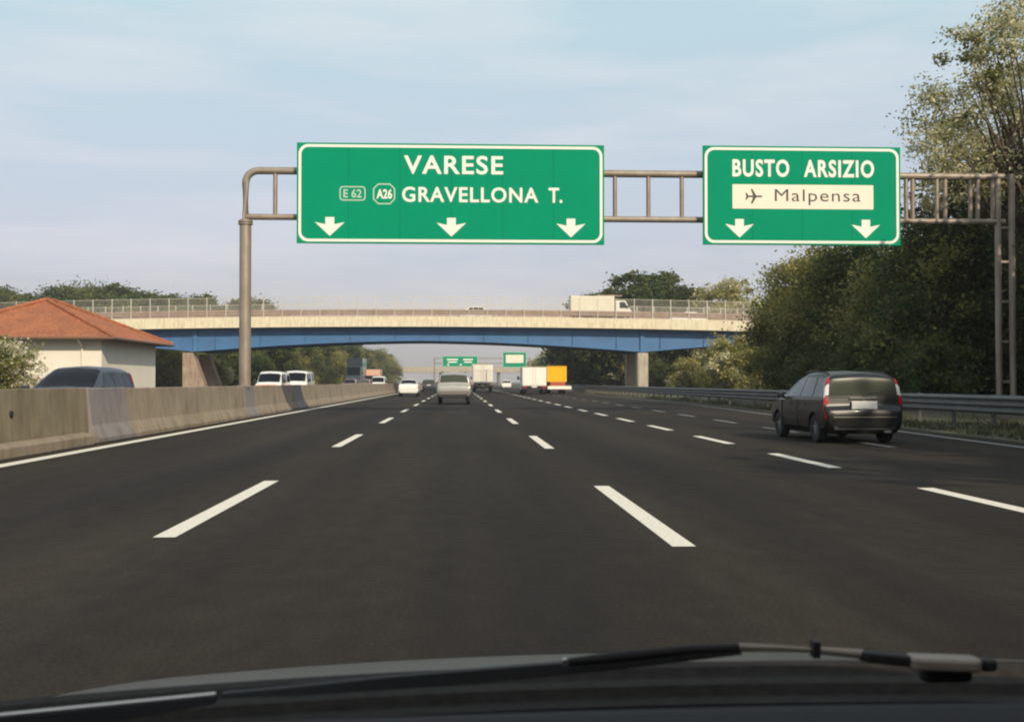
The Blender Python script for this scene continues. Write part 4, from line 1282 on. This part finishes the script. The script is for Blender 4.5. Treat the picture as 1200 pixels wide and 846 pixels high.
car('saloon_car', 'tiny pale car far down the slow lane, left of the white box truck', 'car', MPV, M['white_paint'], [(-1.32, 0.86), (1.32, 0.86)], 0.31, M['glass_lit'], (3.12, 3.95, 5.45), (7.12, 7.92, 5.3), MPV_SIDES, (8.5, 205, 0), 0, lamps=[('tail_light', 'lamp_red', 2.5, 3.15, 3.7, 5.0, 0.012)], arch=False)

# oncoming traffic, facing the camera (turned by half a circle)
HATCH = [(s[0] * 0.98, *s[1:]) for s in MPV]
def hatch_extras(t, b):
    for s_ in (-1, 1):
        mb = MB(); mb.box((s_ * 0.97, 0.95, 1.02), (0.2, 0.12, 0.15), ch=0.04)
        mb.build('wing_mirror', M['slate_paint'], t, bevel=0.02)
    for s_ in (-1, 1):                                        # seats seen through the windows
        mb = MB(); mb.box((s_ * 0.36, -0.05, 1.15), (0.46, 0.12, 0.5), ch=0.04)
car('hatchback', 'slate blue hatchback passing behind the concrete wall on the opposite carriageway', 'car', HATCH, M['slate_paint'], [(-1.3, 0.86), (1.3, 0.86)], 0.315, M['glass'],
    (3.2, 3.95, 5.45), (7.12, 7.92, 5.3), MPV_SIDES, (-9.65, 29.2, 0), R(180), lamps=[('headlight', 'lamp_clear', 9.2, 9.9, 4.0, 5.0, 0.012), ('tail_light', 'lamp_red', 3.0, 4.5, 4.5, 5.4, 0.012)], extras=hatch_extras)
VAN = [(-2.4, 0.4, 0.85, 0.9, 0.88, 1.0, 0.8), (-2.38, 0.3, 0.92, 1.0, 0.93, 1.7, 0.82), (-2.34, 0.28, 0.94, 1.05, 0.95, 1.88, 0.82), (-2.1, 0.26, 0.95, 1.1, 0.95, 1.94, 0.82), (0.6, 0.25, 0.95, 1.1, 0.95, 1.96, 0.80),
       (1.05, 0.25, 0.95, 1.08, 0.95, 1.86, 0.76), (1.85, 0.26, 0.94, 1.04, 0.93, 1.16, 0.78), (2.25, 0.28, 0.90, 0.86, 0.89, 0.98, 0.72), (2.42, 0.32, 0.82, 0.66, 0.82, 0.76, 0.66), (2.47, 0.42, 0.7, 0.56, 0.7, 0.62, 0.55)]
def van_extras(pm):
    def f(t, b):
        for s_ in (-1, 1):
            mb = MB(); mb.box((s_ * 1.05, 1.45, 1.25), (0.2, 0.12, 0.26), ch=0.03)
            mb.build('wing_mirror', M['black_plastic'], t, bevel=0.02)
        mb = MB(); mb.box((0, 2.44, 0.72), (0.9, 0.05, 0.12), ch=0.02)
        mb.build('radiator_grille', M['black_plastic'], t)
        if pm is not None:
            for mir in (False, True):
                mb = MB(); b.patch(mb, 2.2, 8.2, 3.0, 3.92, off=0.008, mirror=mir, nu=24)
                mb.build('side_stripe', pm, t)
            mb = MB(); b.patch(mb, 7.0, 8.6, 3.1, 10.9, off=0.008, nv=20)
            mb.build('front_stripe', pm, t)
    return f
VAN_LAMPS = [('headlight', 'lamp_clear', 7.2, 8.0, 3.9, 4.9, 0.014)]
VAN_SIDES = [(2.8, 3.5, 2.9, 3.5), (3.58, 4.3, 3.58, 4.25), (4.4, 5.7, 4.4, 5.05)]
car('van', 'white van with an orange lower body on the opposite carriageway', 'van', VAN, M['white_paint'], [(-1.5, 0.9), (1.55, 0.9)], 0.33, M['glass'], (1.2, 1.9, 5.4), (5.15, 5.95, 5.2), VAN_SIDES, (-13.7, 84, 0), R(180), lamps=VAN_LAMPS, extras=van_extras(M['orange_paint']), arch=False)
car('van', 'plain white high van just right of the orange striped one on the opposite carriageway', 'van', VAN, M['white_paint'], [(-1.5, 0.9), (1.55, 0.9)], 0.33, M['glass'], (1.2, 1.9, 5.4), (5.15, 5.95, 5.2), VAN_SIDES, (-12.85, 91, 0), R(180), lamps=VAN_LAMPS, extras=van_extras(None), arch=False, scale=1.06)
car('van', 'small white van farther off behind the barrier, nearest to the fast lane', 'van', VAN, M['white_paint'], [(-1.5, 0.9), (1.55, 0.9)], 0.33, M['glass'], (1.2, 1.9, 5.4), (5.15, 5.95, 5.2), VAN_SIDES, (-10.6, 150, 0), R(180), lamps=VAN_LAMPS, extras=van_extras(None), arch=False)
car('hatchback', 'orange car on the opposite carriageway in front of the dark blue lorry', 'car', HATCH, M['orange_paint'], [(-1.3, 0.86), (1.3, 0.86)], 0.315, M['glass'], (3.12, 3.95, 5.45), (7.12, 7.92, 5.3), MPV_SIDES, (-13.3, 139, 0), R(180), lamps=[('headlight', 'lamp_clear', 9.2, 9.9, 4.0, 5.0, 0.012)], arch=False)
car('hatchback', 'reddish car on the opposite carriageway between the dark blue lorry and the small white van', 'car', HATCH, M['red_paint'], [(-1.3, 0.86), (1.3, 0.86)], 0.315, M['glass_lit'], (3.12, 3.95, 5.45), (7.12, 7.92, 5.3), MPV_SIDES, (-11.9, 143, 0), R(180), lamps=[('headlight', 'lamp_clear', 9.2, 9.9, 4.0, 5.0, 0.012)], arch=False)

# lorries
def box_truck(name, label, cat, W, H, L, zf, body_m, cab_m, loc, rz=0, cab_h=2.4, wr=0.42, cab_len=1.9, lamp=True, doors=True, roof_m=None, cab_w=None):
    """box body from y=-L/2 forwards, cab in front; heading +y"""
    t = thing(name, label, cat, loc, rz)
    y0 = -L / 2; y1 = L / 2 - cab_len - 0.15
    mb = MB(); mb.box((0, (y0 + y1) / 2, (zf + H) / 2), (W, y1 - y0, H - zf))
    bx = mb.build('cargo_box', body_m, t, bevel=0.03)
    for z in (zf, H):
        mb = MB(); mb.box((0, y0 - 0.012, z), (W, 0.04, 0.07))
        mb.build('edge_trim', M['fence_pale'] if roof_m is None else roof_m, bx)
    if doors:
        for s_ in (-1, 1):
            mb = MB(); mb.box((s_ * W * 0.24, y0 - 0.02, (zf + H) / 2), (W * 0.45, 0.03, H - zf - 0.16))
            d = mb.build('rear_door', body_m, bx)
        for x in (-0.14, 0.14):
            mb = MB(); mb.tube([(x, y0 - 0.055, zf + 0.1), (x, y0 - 0.055, H - 0.1)], 0.015, 6)
            mb.build('locking_bar', M['fence_pale'], bx)
    mb = MB()
    for x in (-0.4, 0.4):
        mb.box((x, 0, zf - 0.14), (0.09, L - 0.5, 0.2))
    mb.build('chassis', M['black_plastic'], t)
    mb = MB(); mb.box((0, y0 + 0.06, 0.56), (W - 0.15, 0.1, 0.14)); mb.box((-0.5, y0 + 0.06, 0.72), (0.06, 0.06, 0.3)); mb.box((0.5, y0 + 0.06, 0.72), (0.06, 0.06, 0.3))
    mb.build('rear_bumper', M['black_plastic'], t)
    for s_ in (-1, 1):
        mb = MB(); mb.box((s_ * (W / 2 - 0.25), y0 - 0.0, 0.72), (0.36, 0.05, 0.12)); mb.build('tail_light', M['lamp_red'], t)
        mb = MB(); mb.box((s_ * (W / 2 - 0.3), y0 + 0.75 + wr * 2.4, 0.5), (0.4, 0.02, 0.5)); mb.build('mudflap', M['rubber'], t)
    mb = MB(); mb.box((0, y0 + 0.0, 0.74), (0.5, 0.02, 0.12)); mb.build('number_plate', M['plate'], t)
    cw = (cab_w or W * 0.94) / 2
    yc = L / 2
    prof = [(y1 + 0.1, 0.45), (y1 + 0.1, cab_h), (yc - cab_len * 0.42, cab_h), (yc - cab_len * 0.16, cab_h * 0.62), (yc - 0.05, cab_h * 0.45), (yc, 0.5), (yc - 0.05, 0.4)]
    mb = MB(); mb.prism(prof, -cw, cw, 'x')
    cb = mb.build('cab', cab_m, t, bevel=0.06)
    a, b_ = prof[2], prof[3]
    mb = MB()
    d = Vector((0, b_[0] - a[0], b_[1] - a[1])); nn = Vector((0, -d.z, d.y)).normalized()
    if nn.y < 0: nn = -nn
    P = lambda x, f: Vector((x, a[0] + d.y * f, a[1] + d.z * f)) + nn * 0.012
    mb.grid([[P(-cw + 0.12, 0.08), P(cw - 0.12, 0.08)], [P(-cw + 0.12, 0.95), P(cw - 0.12, 0.95)]])
    mb.build('windscreen', M['glass'], cb)
    for s_ in (-1, 1):
        mb = MB()
        x = s_ * (cw + 0.006)
        pts = [(y1 + 0.55, cab_h * 0.62), (y1 + 0.55, cab_h - 0.15), (yc - cab_len * 0.46, cab_h - 0.15), (yc - cab_len * 0.24, cab_h * 0.62)]
        mb.add([(x, p, q) for p, q in pts], [(0, 1, 2, 3)])
        mb.build('side_window', M['glass'], cb)
        mb = MB(); mb.box((s_ * (cw + 0.2), yc - cab_len * 0.25, cab_h * 0.72), (0.18, 0.1, 0.34), ch=0.02)
        mb.build('wing_mirror', M['black_plastic'], cb)
    for wy in (y0 + 0.7 + wr, yc - cab_len * 0.42):
        for s_ in (-1, 1):
            wheel(t, s_ * (W / 2 - 0.2), wy, wr, 0.26)
    return t
box_truck('box_truck', 'tall white box lorry in the third lane, framed below the far green sign', 'lorry', 2.45, 3.35, 7.5, 1.05, M['truck_white'], M['white_paint'], (2.9, 141.5, 0))
box_truck('box_truck', 'white box truck in the exit lane, left of the yellow truck', 'lorry', 2.3, 2.62, 6.0, 0.85, M['truck_white'], M['white_paint'], (7.2, 111, 0), cab_h=2.2, wr=0.36)
# yellow service truck with a pale low tail platform
yt = box_truck('service_truck', 'yellow service truck with a pale low tail platform beside the white box truck', 'lorry', 1.95, 2.75, 6.0, 1.25, M['amber_paint'], M['amber_paint'], (9.75, 115.5, 0), cab_h=2.3, wr=0.36, doors=False, roof_m=M['amber_paint'])
mb = MB(); mb.box((0.18, -3.5, 0.72), (2.3, 1.0, 0.16), ch=0.05); mb.box((0.18, -4.0, 0.62), (2.35, 0.08, 0.26))
pf = mb.build('tail_platform', M['truck_white'], yt)
mb = MB(); mb.box((0.05, -3.3, 1.02), (1.5, 0.5, 0.42), ch=0.05); mb.build('equipment_box', M['red_paint'], yt, bevel=0.03)
# lorry on the bridge, heading right
bt = box_truck('box_truck', 'pale cream lorry crossing the bridge to the right, in front of the round green trees', 'lorry', 2.1, 2.62, 6.5, 0.55, M['cream_panel'], M['white_paint'], (15.0, BY0 + 3.4, 7.76 + cam_z(15)), R(-90), cab_h=2.15, wr=0.32, cab_len=1.75)
mb = MB(); mb.box((0, 0.9, 2.68), (1.9, 2.6, 0.1), ch=0.04); mb.build('roof_hatch', M['rail_rust'], bt)
for x, y, rz, lb, pm_ in ((2.0, BY0 + 3.3, -90, 'white car on the middle of the bridge, only its roof above the rail', 'white_paint'), (25.0, BY0 + 7.0, 90, 'pale car on the right end of the bridge, half hidden by the rail', 'white_paint')):
    car('saloon_car', lb, 'car', SALOON, M[pm_], [(-1.3, 0.84), (1.3, 0.84)], 0.3, M['glass'], (3.1, 3.9, 5.3), (6.15, 6.9, 5.3), SAL_SIDES, (x, y, 7.75 + cam_z(x)), R(rz), arch=False, wheel_detail=False)
# dark blue lorry, oncoming, with a reddish load box behind
box_truck('box_truck', 'tall dark navy lorry on the opposite carriageway under the trees', 'lorry', 2.1, 4.4, 9.0, 1.1, M['navy_paint'], M['navy_paint'], (-14.1, 156, 0), R(180), cab_h=3.3, wr=0.48)
box_truck('box_truck', 'pale pinkish box lorry on the opposite carriageway behind the dark navy one', 'lorry', 2.1, 3.1, 7.0, 1.0, M['tin_panel'], M['red_paint'], (-12.9, 172, 0), R(180), cab_h=2.2, wr=0.42)

# ------------------------------------------------------------------ own car: bonnet, wipers, cowl and dashboard in front of the camera
own = thing('car', 'dark bonnet, wipers and dashboard of the car from which the road is seen', 'car', (0.3, 1.0, 0))
OX = 0.30
def bz(x, y):
    u = x - OX
    return 0.886 - 0.10 * (y - 0.95) - 0.085 * (y - 0.95) ** 2 - 0.055 * u * u - 0.10 * max(0, abs(u) - 0.72) ** 2 * 4
mb = MB()
rows = []
for i in range(25):
    y = 1.02 + 1.25 * i / 24
    wdt = 0.93 - 0.10 * (i / 24) ** 3
    rows.append([(OX + wdt * (j / 20 - 1) if False else OX + wdt * (j - 20) / 20, y, bz(OX + wdt * (j - 20) / 20, y)) for j in range(41)])
def loc(rows): return [[(x - OX, y - 1.0, z) for x, y, z in r] for r in rows]
mb.grid(loc(rows))
low = [[(x, y, z) for x, y, z in rows[-1]], [(x, y + 0.10, z - 0.12) for x, y, z in rows[-1]], [(x, y + 0.14, z - 0.4) for x, y, z in rows[-1]]]
mb.grid(loc(low))
mb.build('bonnet', M['bonnet_paint'], own, smooth=60)
# cowl: ribbed scuttle panel between bonnet and windscreen
rows = []
ribs = [(1.16, 0.875), (1.13, 0.8905), (1.11, 0.8900), (1.10, 0.884), (1.085, 0.882), (1.075, 0.8885), (1.055, 0.8875), (1.045, 0.880), (1.03, 0.878), (1.02, 0.8845), (1.005, 0.8835)]
for y, z in ribs:
    rows.append([(OX + 0.9 * (j - 15) / 15, y, z - 0.055 * (0.9 * (j - 15) / 15) ** 2) for j in range(31)])
mb = MB(); mb.grid(loc(rows)); mb.build('scuttle_panel', M['cowl_plastic'], own, smooth=25)
rows = []
for y, z in ((1.004, 0.8832), (0.99, 0.876), (0.95, 0.872), (0.80, 0.868)):
    rows.append([(OX + 0.9 * (j - 15) / 15, y, z - 0.055 * (0.9 * (j - 15) / 15) ** 2) for j in range(31)])
mb = MB(); mb.grid(loc(rows)); mb.build('screen_gap_shade', M['gap_shade'], own, smooth=25)  # black strip painted in for the shaded gap at the windscreen base
rows = []
for y, z in ((0.82, 0.865), (0.785, 0.937), (0.755, 0.953), (0.72, 0.959), (0.60, 0.955), (0.40, 0.92), (0.38, 0.6)):
    rows.append([(OX + 0.95 * (j - 15) / 15, y, z - 0.035 * (0.95 * (j - 15) / 15) ** 2) for j in range(31)])
mb = MB(); mb.grid(loc(rows)); mb.build('dashboard', M['dash'], own, smooth=50)
# roof over the camera, shading the dashboard
rows = []
for y, z in ((0.30, 1.42), (0.05, 1.47), (-0.8, 1.52), (-1.8, 1.46), (-2.2, 1.3)):
    rows.append([(OX + 0.66 * (j - 8) / 8, y, z - 0.06 * ((j - 8) / 8) ** 4) for j in range(17)])
mb = MB(); mb.grid(loc(rows)); mb.grid(loc([[(x, y, z - 0.03) for x, y, z in r] for r in rows]))
mb.build('roof', M['bonnet_paint'], own, smooth=50)
for s_ in (-1, 1):
    mb = MB(); mb.box((s_ * 0.86, -1.55, 0.6), (0.08, 2.6, 0.72), ch=0.03); mb.build('door', M['bonnet_paint'], own, bevel=0.02)
P1 = lambda pts: [(x - OX, y - 1.0, z) for x, y, z in pts]
# passenger side wiper
mb = MB()
mb.tube(P1([(0.245, 0.985, 0.938), (0.20, 0.985, 0.9365), (0.16, 0.98, 0.934), (0.12, 0.98, 0.9305), (0.092, 0.98, 0.928)]), [0.0034, 0.0042, 0.0046, 0.0045, 0.003], 8)
arm = mb.build('wiper_arm', M['wiper_black'], own, smooth=50)
mb = MB()
mb.tube(P1([(0.245, 0.985, 0.9385), (0.28, 0.985, 0.9375), (0.312, 0.985, 0.935)]), [0.0034, 0.0022, 0.0022], 8)
mb.tube(P1([(0.312, 0.985, 0.935), (0.355, 0.985, 0.931)]), [0.0032, 0.0042], 8)
mb.build('arm_rod', M['wiper_metal'], arm, smooth=50)
mb = MB(); mb.box((0.313 - OX, -0.015, 0.936), (0.006, 0.012, 0.014))
mb.build('arm_clip', M['wiper_black'], arm)
mb = MB(); mb.box((0.375 - OX, -0.015, 0.9275), (0.045, 0.018, 0.009), rot=Matrix.Rotation(R(6), 3, 'Y'), ch=0.004)
mb.build('arm_hinge', M['wiper_black'], arm, bevel=0.002)
mb = MB(); mb.box((0.427 - OX, -0.015, 0.9225), (0.066, 0.024, 0.0115), rot=Matrix.Rotation(R(2.5), 3, 'Y'), ch=0.005)
mb.build('arm_head', M['wiper_metal'], arm, bevel=0.003)
mb = MB(); mb.box((0.468 - OX, -0.012, 0.920), (0.016, 0.018, 0.010), ch=0.004); mb.box((0.436 - OX, 0.0, 0.910), (0.046, 0.02, 0.014), ch=0.005)
mb.build('pivot_cap', M['wiper_black'], arm, bevel=0.003)
mb = MB(); mb.cyl((0.0915 - OX, -0.028, 0.9305), 0.003, 0.006, 'y', 10)
mb.build('screw', M['chrome'], arm)
mb = MB()
bl = [(-0.205, 1.0, 0.9005), (-0.14, 1.0, 0.9055), (-0.065, 1.0, 0.9125), (0.0, 1.0, 0.917), (0.08, 1.0, 0.9225), (0.16, 1.0, 0.927), (0.25, 1.0, 0.9325)]
def ribbon(pts, h, d, m, name, par, dz=0.0):
    mb = MB(); n = len(pts); vs = []
    for i, (x, y, z) in enumerate(pts):
        hh = h * (0.12 + 0.88 * math.sin(math.pi * min(1, (i + 0.35) / (n - 0.3))))
        z += dz
        vs += [(x - OX, y - 1 - d / 2, z - hh), (x - OX, y - 1 + d / 2, z - hh), (x - OX, y - 1 + d / 2 * 0.6, z), (x - OX, y - 1 - d / 2 * 0.6, z)]
    fs = [(i * 4 + k2, i * 4 + (k2 + 1) % 4, (i + 1) * 4 + (k2 + 1) % 4, (i + 1) * 4 + k2) for i in range(n - 1) for k2 in range(4)]
    fs += [(0, 1, 2, 3), tuple((n - 1) * 4 + k2 for k2 in range(4))]
    mb.add(vs, fs)
    return mb.build(name, m, par, smooth=40)
ribbon(bl, 0.011, 0.014, M['wiper_black'], 'wiper_blade', own)
# driver side wiper: blade with a bright worn edge, tip against the other blade
lb = [(-0.62, 0.97, 0.866), (-0.52, 0.98, 0.875), (-0.41, 0.985, 0.886), (-0.30, 0.985, 0.8955), (-0.208, 0.985, 0.9035)]
w2_ = ribbon(lb, 0.016, 0.012, M['wiper_black'], 'wiper_blade', own, dz=-0.002)
mb = MB(); mb.tube(P1([(x, y, z) for x, y, z in lb]), 0.0017, 6); mb.build('blade_spine', M['chrome'], w2_, smooth=50)

# ------------------------------------------------------------------ hazy air
HAZE = 0.00042
if HAZE:
    hm = bpy.data.materials.new('hazy_air'); hm.use_nodes = True
    nt = hm.node_tree
    for n_ in list(nt.nodes):
        if n_.type == 'BSDF_PRINCIPLED': nt.nodes.remove(n_)
    pv = nt.nodes.new('ShaderNodeVolumePrincipled')
    pv.inputs['Color'].default_value = (0.86, 0.86, 0.88, 1)
    pv.inputs['Density'].default_value = HAZE
    pv.inputs['Anisotropy'].default_value = 0.2
    nt.links.new(pv.outputs['Volume'], nt.nodes['Material Output'].inputs['Volume'])
    mb = MB(); mb.box((0, 480, 14.5), (640, 1080, 33))
    hz_ = mb.build('haze', hm)
    hz_['kind'] = 'stuff'; hz_['label'] = 'thin pale summer haze over the motorway'; hz_['category'] = 'haze'
